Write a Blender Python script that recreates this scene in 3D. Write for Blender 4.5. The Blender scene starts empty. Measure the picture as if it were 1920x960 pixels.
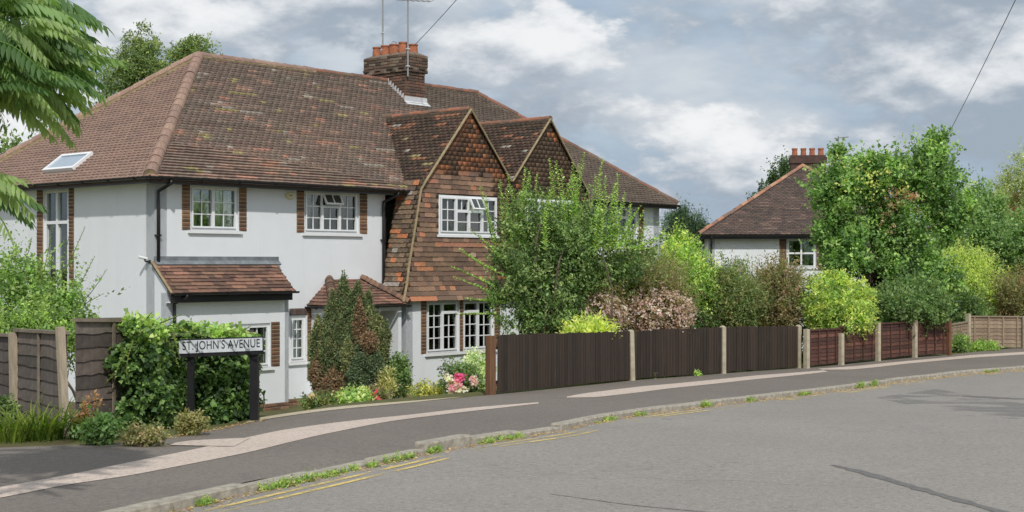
import bpy, math, random
import numpy as np
from mathutils import Vector, Matrix

# ------------------------------------------------------------------ camera, sky, sun, exposure
scene = bpy.context.scene
col = scene.collection
F, HZ, EYE = 2600.0, 492.0, 1.65          # focal length in photo pixels, horizon row, eye height (m)

cam_d = bpy.data.cameras.new('camera')
cam_d.sensor_width = 36.0
cam_d.lens = 36.0 * F / 1920.0
cam_d.shift_y = (HZ - 480.0) / 1920.0
cam_d.clip_start = 0.1
cam_d.clip_end = 4000.0
cam = bpy.data.objects.new('camera', cam_d)
col.objects.link(cam)
cam.location = (0, 0, EYE)
cam.rotation_euler = (math.radians(90), 0, 0)
scene.camera = cam

SUN_AZ = math.atan2(0.155, -0.988)        # measured from +Y, clockwise: behind the camera, a little right
SUN_EL = math.radians(45)

world = bpy.data.worlds.new('World')
scene.world = world
world.use_nodes = True
wn = world.node_tree
wn.nodes.clear()
def WN(t, **kw):
    n = wn.nodes.new(t)
    for k, v in kw.items():
        setattr(n, k, v)
    return n
def wl(a, b):
    wn.links.new(a, b)
def wmath(op, a, b=None, clamp=False):
    n = WN('ShaderNodeMath', operation=op); n.use_clamp = clamp
    for i, x in enumerate((a, b)):
        if x is None: continue
        if isinstance(x, (int, float)): n.inputs[i].default_value = x
        else: wl(x, n.inputs[i])
    return n.outputs[0]
sky = WN('ShaderNodeTexSky', sky_type='NISHITA')
sky.sun_disc = False
sky.sun_elevation = SUN_EL
sky.sun_rotation = SUN_AZ
sky.air_density = 1.0; sky.dust_density = 1.4; sky.ozone_density = 1.2
tc = WN('ShaderNodeTexCoord')
def cloud_noise(scale, zs, lift, detail, rough, dist, off=(0, 0, 0)):
    mp = WN('ShaderNodeMapping')
    mp.inputs['Location'].default_value = (off[0], off[1], off[2] + lift * zs * scale)
    mp.inputs['Scale'].default_value = (scale, scale, scale * zs)
    wl(tc.outputs['Generated'], mp.inputs['Vector'])
    rot = WN('ShaderNodeMapping'); rot.inputs['Rotation'].default_value = (0.45, 0.35, 0.8)
    wl(mp.outputs['Vector'], rot.inputs['Vector'])
    nz = WN('ShaderNodeTexNoise')
    nz.inputs['Scale'].default_value = 1.0
    nz.inputs['Detail'].default_value = detail
    nz.inputs['Roughness'].default_value = rough
    nz.inputs['Distortion'].default_value = dist
    wl(rot.outputs['Vector'], nz.inputs['Vector'])
    return nz.outputs['Fac']
def wramp(x, a, b, smooth=True):
    n = WN('ShaderNodeMapRange'); n.clamp = True
    n.interpolation_type = 'SMOOTHSTEP' if smooth else 'LINEAR'
    wl(x, n.inputs['Value'])
    n.inputs['From Min'].default_value = a; n.inputs['From Max'].default_value = b
    return n.outputs['Result']
def wmix(f, a, b):
    n = WN('ShaderNodeMix', data_type='RGBA'); n.clamp_factor = True
    if isinstance(f, (int, float)): n.inputs['Factor'].default_value = f
    else: wl(f, n.inputs['Factor'])
    for s, x in (('A', a), ('B', b)):
        i = [q for q in n.inputs if q.name == s and q.type == 'RGBA'][0]
        if isinstance(x, tuple): i.default_value = (*x, 1)
        else: wl(x, i)
    return [q for q in n.outputs if q.type == 'RGBA'][0]
CO = (2.9, 9.4, 7.7)
# one deck of broken cumulus all round: density, and the same field looked up a little higher, which
# tells sunlit tops from shaded bases; a grey veil and a little blue between
d0 = cloud_noise(5.8, 2.1, 0.0, 11, 0.58, 0.0, CO)
d1 = cloud_noise(5.8, 2.1, 0.014, 11, 0.58, 0.0, CO)
d2 = cloud_noise(5.8, 2.1, 0.048, 4, 0.48, 0.0, CO)
lay = cloud_noise(3.0, 3.6, 0.0, 7, 0.58, 0.1, (8.3, 1.1, 4.0))
lit = wmath('ADD', wmath('MULTIPLY', wmath('SUBTRACT', d0, d1), 0.9), wmath('SUBTRACT', d0, d2))
body = wramp(d0, 0.43, 0.51)
top = wramp(lit, -0.14, 0.26)
layer = wramp(lay, 0.38, 0.60)
grey = wmix(layer, (3.0, 3.75, 4.6), (4.9, 5.3, 5.7))
puff = wmix(top, (2.75, 3.25, 3.85), (7.3, 7.35, 7.4))
clouds = wmix(wmath('MULTIPLY', body, 0.9), grey, puff)
gap = wmath('MULTIPLY', wramp(d0, 0.46, 0.38), wramp(lay, 0.52, 0.40))
bg_col = wmix(wmath('MULTIPLY', gap, 0.22), clouds, sky.outputs['Color'])
bg = WN('ShaderNodeBackground')
bg.inputs['Strength'].default_value = 0.09
wl(bg_col, bg.inputs['Color'])
out = WN('ShaderNodeOutputWorld')
wl(bg.outputs[0], out.inputs['Surface'])

sun_d = bpy.data.lights.new('sun', 'SUN')
sun_d.energy = 2.0
sun_d.angle = math.radians(1.2)
sun_d.color = (1.0, 0.965, 0.91)
sun = bpy.data.objects.new('sun', sun_d)
col.objects.link(sun)
sdir = Vector((math.sin(SUN_AZ) * math.cos(SUN_EL), math.cos(SUN_AZ) * math.cos(SUN_EL), math.sin(SUN_EL)))
sun.rotation_euler = sdir.to_track_quat('Z', 'Y').to_euler()
sun.location = (0, -5, 20)

vs = scene.view_settings
vs.view_transform = 'Standard'
vs.look = 'None'
vs.exposure = 0.5
vs.gamma = 1.0
vs.use_curve_mapping = False
scene.cycles.max_bounces = 6
scene.cycles.transparent_max_bounces = 8
scene.cycles.use_denoising = True

# ------------------------------------------------------------------ helpers
R = random.Random(7)
NR = np.random.default_rng(11)

def sr(r, g, b, k=1.0):
    f = lambda c: ((c / 255 + 0.055) / 1.055) ** 2.4 if c > 10 else c / 255 / 12.92
    return (f(r) * k, f(g) * k, f(b) * k)

_ZY = [-400, 0, 5, 9, 13, 16, 19, 22, 25, 28, 31, 34, 40, 60, 90, 1500]
_ZZ = [0.02, 0.03, 0.02, 0.0, -0.07, -0.16, -0.29, -0.42, -0.53, -0.62, -0.68, -0.71, -0.73, -0.73, -0.7, -0.7]
_fy = np.concatenate([np.linspace(-400, -2, 40), np.linspace(-1.9, 70, 720), np.linspace(71, 1500, 200)])
_fz = np.interp(_fy, _ZY, _ZZ)
for _ in range(6):
    _fz[20:780] = 0.25 * _fz[19:779] + 0.5 * _fz[20:780] + 0.25 * _fz[21:781]
def zg(y):
    """height of the pavement surface along the street"""
    return np.interp(y, _fy, _fz)

def ground_at(px, py):
    """the point of the street surface seen at a photo pixel"""
    y = 15.0
    for _ in range(60):
        y = 0.5 * y + 0.5 * (EYE - float(zg(y))) * F / (py - HZ)
    return Vector(((px - 960) / F * y, y, float(zg(y))))
def at(px, py, y):
    """the point at distance y that the photo shows at a pixel"""
    return Vector(((px - 960) / F * y, y, EYE - (py - HZ) / F * y))

_IN = [(-30, 4.0), (-9, 11.6)] + [tuple(ground_at(*p)[:2]) for p in ((0, 842), (150, 836), (300, 829), (400, 806), (490, 787), (620, 769), (770, 756), (912, 742),
       (1050, 728), (1185, 714), (1355, 701), (1500, 691), (1573, 685), (1642, 678), (1711, 671), (1775, 667), (1850, 658), (1920, 652))] + [(20, 41.5), (40, 52), (80, 70)]
_KB = [(-30, -55), (-5, 3.1)] + [tuple(ground_at(*p)[:2]) for p in ((240, 960), (370, 929), (480, 906), (640, 872), (800, 838), (900, 818), (1000, 805), (1060, 797), (1110, 783), (1180, 771), (1300, 757),
       (1400, 745), (1500, 734), (1600, 722), (1700, 708), (1800, 697), (1920, 687))] + [(20, 38), (40, 50), (80, 68)]
def _smooth_fn(pts, n=3000, it=120):
    xs = np.linspace(-30, 80, n)
    ys = np.interp(xs, [p[0] for p in pts], [p[1] for p in pts])
    for _ in range(it):
        ys[1:-1] = 0.25 * ys[:-2] + 0.5 * ys[1:-1] + 0.25 * ys[2:]
    return lambda x: np.interp(x, xs, ys)
inner = _smooth_fn(_IN)
kerb = _smooth_fn(_KB)

def gz(x, y):
    """garden ground: level with the pavement at the boundary, lower by the houses"""
    e = inner(x)
    t = np.clip((y - e - 0.9) / 7.0, 0, 1)
    t = t * t * (3 - 2 * t)
    far = np.clip((np.asarray(y, float) - 55) / 60, 0, 1)
    low = -1.40 - 0.5 * np.clip((np.asarray(y, float) - 42) / 14, 0, 1) + 0.6 * far
    return (zg(e) - 0.03) * (1 - t) + low * t

# ---- materials
def nodes(name):
    m = bpy.data.materials.new(name)
    m.use_nodes = True
    nt = m.node_tree
    return m, nt, nt.nodes['Principled BSDF']
def nd(nt, t, **kw):
    n = nt.nodes.new(t)
    for k, v in kw.items(): setattr(n, k, v)
    return n
def noise(nt, scale, detail=4, rough=0.55, vec=None, dist=0.0):
    n = nd(nt, 'ShaderNodeTexNoise')
    n.inputs['Scale'].default_value = scale; n.inputs['Detail'].default_value = detail
    n.inputs['Roughness'].default_value = rough; n.inputs['Distortion'].default_value = dist
    if vec is not None: nt.links.new(vec, n.inputs['Vector'])
    return n.outputs['Fac']
def mrange(nt, x, a, b, c=0.0, d=1.0):
    n = nd(nt, 'ShaderNodeMapRange'); n.clamp = True
    nt.links.new(x, n.inputs['Value'])
    for k, v in (('From Min', a), ('From Max', b), ('To Min', c), ('To Max', d)): n.inputs[k].default_value = v
    return n.outputs['Result']
def mixc(nt, f, a, b, blend='MIX'):
    n = nd(nt, 'ShaderNodeMix', data_type='RGBA', blend_type=blend)
    if isinstance(f, (int, float)): n.inputs[0].default_value = f
    else: nt.links.new(f, n.inputs[0])
    for i, x in ((6, a), (7, b)):
        if isinstance(x, tuple): n.inputs[i].default_value = (*x[:3], 1)
        else: nt.links.new(x, n.inputs[i])
    return n.outputs[2]
def coords(nt, kind='Object', scale=None):
    o = nd(nt, 'ShaderNodeTexCoord').outputs[kind]
    if scale:
        mp = nd(nt, 'ShaderNodeMapping'); mp.inputs['Scale'].default_value = scale
        nt.links.new(o, mp.inputs['Vector']); o = mp.outputs['Vector']
    return o
def bump(nt, bs, h, strength, dist=0.01):
    b = nd(nt, 'ShaderNodeBump'); b.inputs['Strength'].default_value = strength; b.inputs['Distance'].default_value = dist
    nt.links.new(h, b.inputs['Height']); nt.links.new(b.outputs['Normal'], bs.inputs['Normal'])
def mat(name, c, rough=0.8, var=0.2, scale=6.0, bmp=0.2, bscale=60.0, stretch=None, c2=None, spec=0.3):
    m, nt, bs = nodes(name)
    v = coords(nt, 'Object', stretch)
    f = noise(nt, scale, 6, 0.6, v)
    lo = tuple(x * (1 - var) for x in c); hi = tuple(min(1, x * (1 + var)) for x in c) if c2 is None else c2
    nt.links.new(mixc(nt, mrange(nt, f, 0.3, 0.7), lo, hi), bs.inputs['Base Color'])
    bs.inputs['Roughness'].default_value = rough
    bs.inputs['Specular IOR Level'].default_value = spec
    if bmp:
        bump(nt, bs, noise(nt, bscale, 4, 0.6, v), bmp)
    return m
def amat(name, rough=0.8, var=0.15, scale=30.0, bmp=0.15, trans=0.0, spec=0.3, attr='tint'):
    """colour from the mesh's own per-piece tint, with a little grain on top"""
    m, nt, bs = nodes(name)
    a = nd(nt, 'ShaderNodeAttribute', attribute_name=attr)
    c = a.outputs['Color']
    if var:
        f = noise(nt, scale, 4, 0.6, coords(nt))
        g = mrange(nt, f, 0.3, 0.7, 1 - var, 1 + var)
        cb = nd(nt, 'ShaderNodeCombineColor')
        for i in range(3): nt.links.new(g, cb.inputs[i])
        c = mixc(nt, 1.0, c, cb.outputs[0], 'MULTIPLY')
    nt.links.new(c, bs.inputs['Base Color'])
    bs.inputs['Roughness'].default_value = rough
    bs.inputs['Specular IOR Level'].default_value = spec
    if bmp:
        bump(nt, bs, noise(nt, scale * 4, 4, 0.6, coords(nt)), bmp)
    if trans:
        tr = nd(nt, 'ShaderNodeBsdfTranslucent')
        nt.links.new(mixc(nt, 1.0, c, (1.5, 1.6, 0.7), 'MULTIPLY'), tr.inputs['Color'])
        mx = nd(nt, 'ShaderNodeMixShader'); mx.inputs[0].default_value = trans
        nt.links.new(bs.outputs[0], mx.inputs[1]); nt.links.new(tr.outputs[0], mx.inputs[2])
        nt.links.new(mx.outputs[0], nt.nodes['Material Output'].inputs['Surface'])
    return m

M = {}
M['leaf'] = amat('leaf', rough=0.5, var=0, bmp=0, trans=0.45, spec=0.4)
M['conifer'] = amat('conifer_leaf', rough=0.75, var=0, bmp=0, trans=0.15, spec=0.15)
M['tile'] = amat('clay_tile', rough=0.85, var=0.28, scale=22, bmp=0.3)
M['tile_old'] = amat('weathered_clay_tile', rough=0.9, var=0.35, scale=16, bmp=0.35)
M['brick'] = amat('brick', rough=0.85, var=0.25, scale=30, bmp=0.35)
M['wood'] = amat('fence_wood', rough=0.85, var=0.25, scale=14, bmp=0.2)
M['bark'] = mat('bark', sr(92, 80, 68), var=0.4, scale=12, bmp=0.6, bscale=30)
M['birch_bark'] = mat('birch_bark', sr(190, 182, 170), var=0.3, scale=9, bmp=0.4)
M['stem'] = mat('green_stem', sr(96, 100, 52), var=0.3, scale=9, bmp=0.2)
M['pvc'] = mat('white_pvc', (0.80, 0.81, 0.82), rough=0.35, var=0.04, bmp=0.0, spec=0.4)
M['black'] = mat('black_plastic', (0.018, 0.018, 0.02), rough=0.4, var=0.3, scale=4, bmp=0.05, spec=0.5)
M['lead'] = mat('lead_flashing', sr(120, 126, 130), rough=0.6, var=0.35, scale=5, bmp=0.3, bscale=9)
M['zinc'] = mat('pale_flashing', sr(200, 202, 204), rough=0.55, var=0.15, scale=6, bmp=0.3, bscale=12)
M['mortar'] = mat('mortar', sr(156, 140, 110), rough=0.95, var=0.25, scale=10, bmp=0.5, bscale=50)
M['mortar_dark'] = mat('dark_mortar', sr(120, 108, 95), rough=0.95, var=0.3, scale=10, bmp=0.5, bscale=50)
M['pot'] = mat('terracotta', sr(164, 104, 76), rough=0.8, var=0.3, scale=7, bmp=0.2)
M['metal'] = mat('galvanised_metal', sr(150, 152, 154), rough=0.45, var=0.15, bmp=0.0)
M['concrete'] = mat('concrete', sr(178, 168, 146), rough=0.95, var=0.22, scale=7, bmp=0.4, bscale=60)
M['curtain'] = mat('curtain', sr(196, 200, 178), rough=0.9, var=0.15, scale=5, bmp=0.0)
M['blind'] = mat('blind', sr(214, 216, 210), rough=0.8, var=0.08, scale=5, bmp=0.0)
M['beam'] = mat('roof_underlay', sr(92, 72, 60), var=0.2)
M['door'] = mat('painted_door', sr(70, 60, 55), var=0.2)

def render_mat():
    m, nt, bs = nodes('white_render')
    v = coords(nt)
    st = noise(nt, 1.0, 6, 0.62, coords(nt, 'Object', (1.3, 1.3, 0.6)))
    fine = noise(nt, 9.0, 5, 0.6, v)
    c = mixc(nt, mrange(nt, st, 0.42, 0.72), (0.785, 0.81, 0.84), (0.745, 0.77, 0.795))
    c = mixc(nt, mrange(nt, fine, 0.62, 0.8, 0, 0.35), c, (0.62, 0.60, 0.55))
    run = noise(nt, 1.0, 6, 0.65, coords(nt, 'Object', (5.0, 5.0, 0.22)))
    c = mixc(nt, mrange(nt, run, 0.58, 0.78, 0, 0.4), c, (0.60, 0.60, 0.57))
    patch = noise(nt, 0.55, 3, 0.5, v)
    c = mixc(nt, mrange(nt, patch, 0.52, 0.6, 0, 0.3), c, (0.72, 0.735, 0.755))
    nt.links.new(c, bs.inputs['Base Color'])
    bs.inputs['Roughness'].default_value = 0.85
    bs.inputs['Specular IOR Level'].default_value = 0.2
    h = nd(nt, 'ShaderNodeMath', operation='ADD')
    nt.links.new(noise(nt, 70.0, 3, 0.6, v), h.inputs[0]); nt.links.new(noise(nt, 3.0, 3, 0.5, v), h.inputs[1])
    bump(nt, bs, h.outputs[0], 0.3, 0.02)
    return m
M['render'] = render_mat()

def glass_mat():
    m, nt, bs = nodes('window_glass')
    nt.nodes.remove(bs)
    g = nd(nt, 'ShaderNodeBsdfGlossy'); g.inputs['Roughness'].default_value = 0.03
    g.inputs['Color'].default_value = (0.9, 0.95, 0.93, 1)
    t = nd(nt, 'ShaderNodeBsdfTransparent'); t.inputs['Color'].default_value = (0.80, 0.86, 0.83, 1)
    fr = nd(nt, 'ShaderNodeFresnel'); fr.inputs['IOR'].default_value = 1.55
    f2 = nd(nt, 'ShaderNodeMath', operation='MULTIPLY_ADD')
    f2.inputs[1].default_value = 1.2; f2.inputs[2].default_value = 0.08
    nt.links.new(fr.outputs[0], f2.inputs[0])
    mx = nd(nt, 'ShaderNodeMixShader')
    nt.links.new(f2.outputs[0], mx.inputs[0]); nt.links.new(t.outputs[0], mx.inputs[1]); nt.links.new(g.outputs[0], mx.inputs[2])
    nt.links.new(mx.outputs[0], nt.nodes['Material Output'].inputs['Surface'])
    return m
M['glass'] = glass_mat()

def asphalt_mat(name, base, dark, light, patch=0.5, cracks=True):
    m, nt, bs = nodes(name)
    v = coords(nt)
    big = noise(nt, 0.35, 5, 0.6, v, 0.4)
    mid = noise(nt, 2.2, 6, 0.65, v)
    grit = noise(nt, 120.0, 2, 0.7, v)
    agg = noise(nt, 22.0, 3, 0.7, v)
    spot = noise(nt, 5.5, 2, 0.5, v)
    streak = noise(nt, 0.9, 5, 0.6, coords(nt, 'Object', (0.9, 0.22, 1)), 0.6)
    c = mixc(nt, mrange(nt, big, 0.35, 0.68), base, light)
    c = mixc(nt, mrange(nt, mid, 0.52, 0.75, 0, 0.5 * patch), c, dark)
    c = mixc(nt, mrange(nt, streak, 0.56, 0.72, 0, 0.45 * patch), c, dark)
    c = mixc(nt, mrange(nt, agg, 0.54, 0.68, 0, 0.7), c, tuple(x * 1.5 for x in base))
    c = mixc(nt, mrange(nt, agg, 0.46, 0.32, 0, 0.7), c, tuple(x * 0.55 for x in base))
    c = mixc(nt, mrange(nt, spot, 0.70, 0.76, 0, 0.6), c, tuple(x * 0.55 for x in base))
    c = mixc(nt, mrange(nt, spot, 0.26, 0.22, 0, 0.35), c, tuple(x * 1.5 for x in base))
    c = mixc(nt, mrange(nt, grit, 0.45, 0.75, 0, 0.5), c, tuple(x * 1.9 for x in base))
    c = mixc(nt, mrange(nt, grit, 0.5, 0.25, 0, 0.6), c, tuple(x * 0.4 for x in base))
    if cracks:
        vo = nd(nt, 'ShaderNodeTexVoronoi', feature='DISTANCE_TO_EDGE'); vo.inputs['Scale'].default_value = 0.42
        wob = nd(nt, 'ShaderNodeVectorMath', operation='ADD')
        nn = nd(nt, 'ShaderNodeTexNoise'); nn.inputs['Scale'].default_value = 2.0; nn.inputs['Detail'].default_value = 6
        sc = nd(nt, 'ShaderNodeVectorMath', operation='SCALE'); sc.inputs['Scale'].default_value = 0.8
        nt.links.new(v, nn.inputs['Vector']); nt.links.new(nn.outputs['Color'], sc.inputs[0])
        nt.links.new(v, wob.inputs[0]); nt.links.new(sc.outputs[0], wob.inputs[1]); nt.links.new(wob.outputs[0], vo.inputs['Vector'])
        ck = mrange(nt, vo.outputs['Distance'], 0.006, 0.001)
        gate = mrange(nt, noise(nt, 0.5, 3, 0.5, v), 0.56, 0.66)
        mm = nd(nt, 'ShaderNodeMath', operation='MULTIPLY'); nt.links.new(ck, mm.inputs[0]); nt.links.new(gate, mm.inputs[1])
        c = mixc(nt, mm.outputs[0], c, tuple(x * 0.5 for x in base))
    nt.links.new(c, bs.inputs['Base Color'])
    bs.inputs['Roughness'].default_value = 0.85
    bs.inputs['Specular IOR Level'].default_value = 0.35
    bump(nt, bs, grit, 0.5, 0.006)
    return m
M['road'] = asphalt_mat('road_asphalt', sr(136, 131, 125), sr(108, 105, 102), sr(146, 141, 135))
M['pave'] = asphalt_mat('pavement_asphalt', sr(112, 105, 98), sr(92, 87, 82), sr(124, 116, 108), 0.7, False)
M['trench'] = asphalt_mat('trench_reinstatement', sr(186, 171, 159), sr(160, 147, 137), sr(198, 182, 170), 0.4, False)
M['apron'] = asphalt_mat('concrete_apron', sr(176, 164, 142), sr(140, 128, 108), sr(186, 174, 152), 0.5, False)
M['soil'] = mat('soil', sr(104, 92, 70), var=0.4, scale=2.5, bmp=0.6, bscale=20, c2=sr(96, 104, 52))
M['kerb'] = mat('granite_kerb', sr(160, 153, 140), var=0.4, scale=9, bmp=0.5, bscale=60)

def worn_paint(name, c, s1=1.1, a1=0.46, b1=0.58):
    m, nt, bs = nodes(name)
    v = coords(nt)
    bs.inputs['Base Color'].default_value = (*c, 1); bs.inputs['Roughness'].default_value = 0.8
    f1 = mrange(nt, noise(nt, s1, 4, 0.6, v), a1, b1)
    f2 = mrange(nt, noise(nt, 28.0, 4, 0.7, v), 0.32, 0.5)
    mm = nd(nt, 'ShaderNodeMath', operation='MULTIPLY'); nt.links.new(f1, mm.inputs[0]); nt.links.new(f2, mm.inputs[1])
    nt.links.new(mm.outputs[0], bs.inputs['Alpha'])
    return m
M['yellow'] = worn_paint('worn_yellow_paint', sr(214, 190, 116))

# ---- object helpers
def tag(o, label=None, cat=None, group=None, kind=None):
    if label: o['label'] = label
    if cat: o['category'] = cat
    if group: o['group'] = group
    if kind: o['kind'] = kind
    return o
def empty(name, loc=(0, 0, 0), rz=0.0, label=None, cat=None, group=None):
    o = bpy.data.objects.new(name, None)
    o.empty_display_size = 0.2
    col.objects.link(o)
    o.location = loc; o.rotation_euler = (0, 0, rz)
    return tag(o, label, cat, group)
def link(name, me, parent=None, mx=None):
    o = bpy.data.objects.new(name, me)
    col.objects.link(o)
    if parent is not None: o.parent = parent
    if mx is not None: o.matrix_basis = mx
    return o
def mesh_np(name, V, T, m, cols=None, smooth=False):
    """triangles/quads from arrays; cols per vertex"""
    V = np.asarray(V, np.float32); T = np.asarray(T, np.int32)
    k = T.shape[1]
    me = bpy.data.meshes.new(name)
    me.vertices.add(len(V)); me.vertices.foreach_set('co', V.ravel())
    me.loops.add(T.size); me.loops.foreach_set('vertex_index', T.ravel())
    me.polygons.add(len(T))
    me.polygons.foreach_set('loop_start', np.arange(0, T.size, k, dtype=np.int32))
    if smooth: me.polygons.foreach_set('use_smooth', np.ones(len(T), bool))
    if cols is not None:
        a = me.color_attributes.new('tint', 'FLOAT_COLOR', 'POINT')
        c4 = np.ones((len(V), 4), np.float32); c4[:, :3] = cols
        a.data.foreach_set('color', c4.ravel())
    me.materials.append(m)
    me.update()
    return me
class MB:
    def __init__(s): s.v = []; s.f = []; s.c = []
    def add(s, vs, fs, c=None):
        b = len(s.v)
        s.v += [tuple(p) for p in vs]
        s.f += [tuple(b + i for i in f) for f in fs]
        s.c += [c or (0.5, 0.5, 0.5)] * len(vs)
        return s
    def hexa(s, p, c=None):
        """8 corners: 0-3 bottom loop, 4-7 top loop"""
        return s.add(p, [(3, 2, 1, 0), (4, 5, 6, 7), (0, 1, 5, 4), (1, 2, 6, 5), (2, 3, 7, 6), (3, 0, 4, 7)], c)
    def box(s, a, b, c=None):
        x0, y0, z0 = a; x1, y1, z1 = b
        return s.hexa([(x0, y0, z0), (x1, y0, z0), (x1, y1, z0), (x0, y1, z0), (x0, y0, z1), (x1, y0, z1), (x1, y1, z1), (x0, y1, z1)], c)
    def fbox(s, O, U, V, N, u, v, n, c=None):
        """box in a frame, with ranges along its three axes"""
        P = lambda a, b, d: O + U * a + V * b + N * d
        return s.hexa([P(u[0], v[0], n[0]), P(u[1], v[0], n[0]), P(u[1], v[0], n[1]), P(u[0], v[0], n[1]),
                       P(u[0], v[1], n[0]), P(u[1], v[1], n[0]), P(u[1], v[1], n[1]), P(u[0], v[1], n[1])], c)
    def tube(s, pts, rad, n=8, c=None, cap=True):
        pts = [Vector(p) for p in pts]
        if isinstance(rad, (int, float)): rad = [rad] * len(pts)
        b = len(s.v)
        up = None
        for i, p in enumerate(pts):
            d = (pts[min(i + 1, len(pts) - 1)] - pts[max(i - 1, 0)]).normalized()
            if up is None: up = d.orthogonal().normalized()
            x = (up - d * up.dot(d)); x = x.normalized() if x.length > 1e-5 else d.orthogonal().normalized()
            up = x; y = d.cross(x)
            for k in range(n):
                a = 2 * math.pi * k / n
                s.v.append(tuple(p + (x * math.cos(a) + y * math.sin(a)) * rad[i])); s.c.append(c or (0.5, 0.5, 0.5))
        for i in range(len(pts) - 1):
            for k in range(n):
                a0 = b + i * n + k; a1 = b + i * n + (k + 1) % n
                s.f.append((a0, a1, a1 + n, a0 + n))
        if cap:
            s.f.append(tuple(b + k for k in reversed(range(n))))
            s.f.append(tuple(b + (len(pts) - 1) * n + k for k in range(n)))
        return s
    def lathe(s, o, prof, n=16, c=None):
        b = len(s.v); o = Vector(o)
        for r, z in prof:
            for k in range(n):
                a = 2 * math.pi * k / n
                s.v.append((o.x + r * math.cos(a), o.y + r * math.sin(a), o.z + z)); s.c.append(c or (0.5, 0.5, 0.5))
        for i in range(len(prof) - 1):
            for k in range(n):
                a0 = b + i * n + k; a1 = b + i * n + (k + 1) % n
                s.f.append((a0, a1, a1 + n, a0 + n))
        s.f.append(tuple(b + k for k in reversed(range(n))))
        s.f.append(tuple(b + (len(prof) - 1) * n + k for k in range(n)))
        return s
    def mesh(s, name, m, smooth=False):
        me = bpy.data.meshes.new(name)
        me.from_pydata(s.v, [], s.f)
        a = me.color_attributes.new('tint', 'FLOAT_COLOR', 'POINT')
        c4 = np.ones((len(s.v), 4), np.float32); c4[:, :3] = np.array(s.c, np.float32)
        a.data.foreach_set('color', c4.ravel())
        me.materials.append(m)
        if smooth:
            me.polygons.foreach_set('use_smooth', np.ones(len(me.polygons), bool))
        me.update()
        return me
    def build(s, name, m, parent=None, smooth=False, mx=None):
        return link(name, s.mesh(name, m, smooth), parent, mx)
def jit(c, a=0.15, r=R):
    k = 1 + r.uniform(-a, a)
    return tuple(max(0, x * k * (1 + r.uniform(-a, a) * 0.3)) for x in c)
def vx(a): return Vector(a)
X, Y, Z = Vector((1, 0, 0)), Vector((0, 1, 0)), Vector((0, 0, 1))

# ------------------------------------------------------------------ the street
def sheet(name, xs, lo, hi, rows, dz, m, kind='structure', parent=None, dip=None):
    """a sheet between two curves y = lo(x), y = hi(x), lying on the street surface"""
    xs = np.asarray(xs); t = np.linspace(0, 1, rows)
    Yv = lo(xs)[:, None] * (1 - t) + hi(xs)[:, None] * t
    Xv = np.repeat(xs[:, None], rows, 1)
    Zv = zg(Yv) + dz
    if dip is not None: Zv = Zv - dip(xs)[:, None] * np.clip(1 - t * 7, 0, 1)
    V = np.stack([Xv, Yv, Zv], -1).reshape(-1, 3)
    i, j = np.meshgrid(np.arange(len(xs) - 1), np.arange(rows - 1), indexing='ij')
    a = (i * rows + j).ravel()
    T = np.stack([a, a + rows, a + rows + 1, a + 1], -1)
    o = link(name, mesh_np(name, V, T, m, smooth=True), parent)
    if kind: o['kind'] = kind
    return o
def koff(x, w):
    """y offset that lies w metres square to the kerb"""
    sl = (kerb(x + 0.15) - kerb(x - 0.15)) / 0.3
    return w * np.sqrt(1 + sl * sl)
def kerb_drop(x):
    x = np.asarray(x, float); px = 960 + F * x / kerb(x)
    return 0.025 * np.clip((px - 480) / 60, 0, 1) * np.clip((800 - px) / 30, 0, 1) + 0.03 * np.clip((px - 905) / 15, 0, 1) * np.clip((1090 - px) / 50, 0, 1)
KD = 0.065                                  # kerb upstand
gxs = np.unique(np.concatenate([np.linspace(-600, -30, 24), np.linspace(-30, 30, 121), np.linspace(30, 700, 26)]))
gys = np.unique(np.concatenate([np.linspace(-300, -5, 14), np.linspace(-5, 60, 131), np.linspace(60, 1500, 30)]))
GX, GY = np.meshgrid(gxs, gys, indexing='ij')
garden = GY > inner(GX) + 0.05
GZ = np.where(garden, gz(GX, GY), zg(GY) - 0.35)
gV = np.stack([GX, GY, GZ], -1).reshape(-1, 3)
gi, gj = np.meshgrid(np.arange(len(gxs) - 1), np.arange(len(gys) - 1), indexing='ij')
ga = (gi * len(gys) + gj).ravel()
tag(link('ground', mesh_np('ground', gV, np.stack([ga, ga + len(gys), ga + len(gys) + 1, ga + 1], -1), M['soil'], smooth=True)), kind='structure')
sx = np.concatenate([np.linspace(-14, 16, 400), np.linspace(16.2, 60, 60)])
road = sheet('road', sx, lambda x: kerb(x) - 19.0 - np.clip(-3 - x, 0, 30) * 0.5, lambda x: kerb(x) + 0.05, 60, -KD, M['road'])
pavement = sheet('pavement', sx, lambda x: kerb(x) + koff(x, 0.125), lambda x: inner(x) + 0.12, 30, 0.0, M['pave'], dip=lambda x: kerb_drop(x) + 0.004)
sheet('kerb_bed', sx, lambda x: kerb(x) + koff(x, 0.03), lambda x: kerb(x) + koff(x, 0.35), 3, -0.06, M['kerb'])
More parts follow.
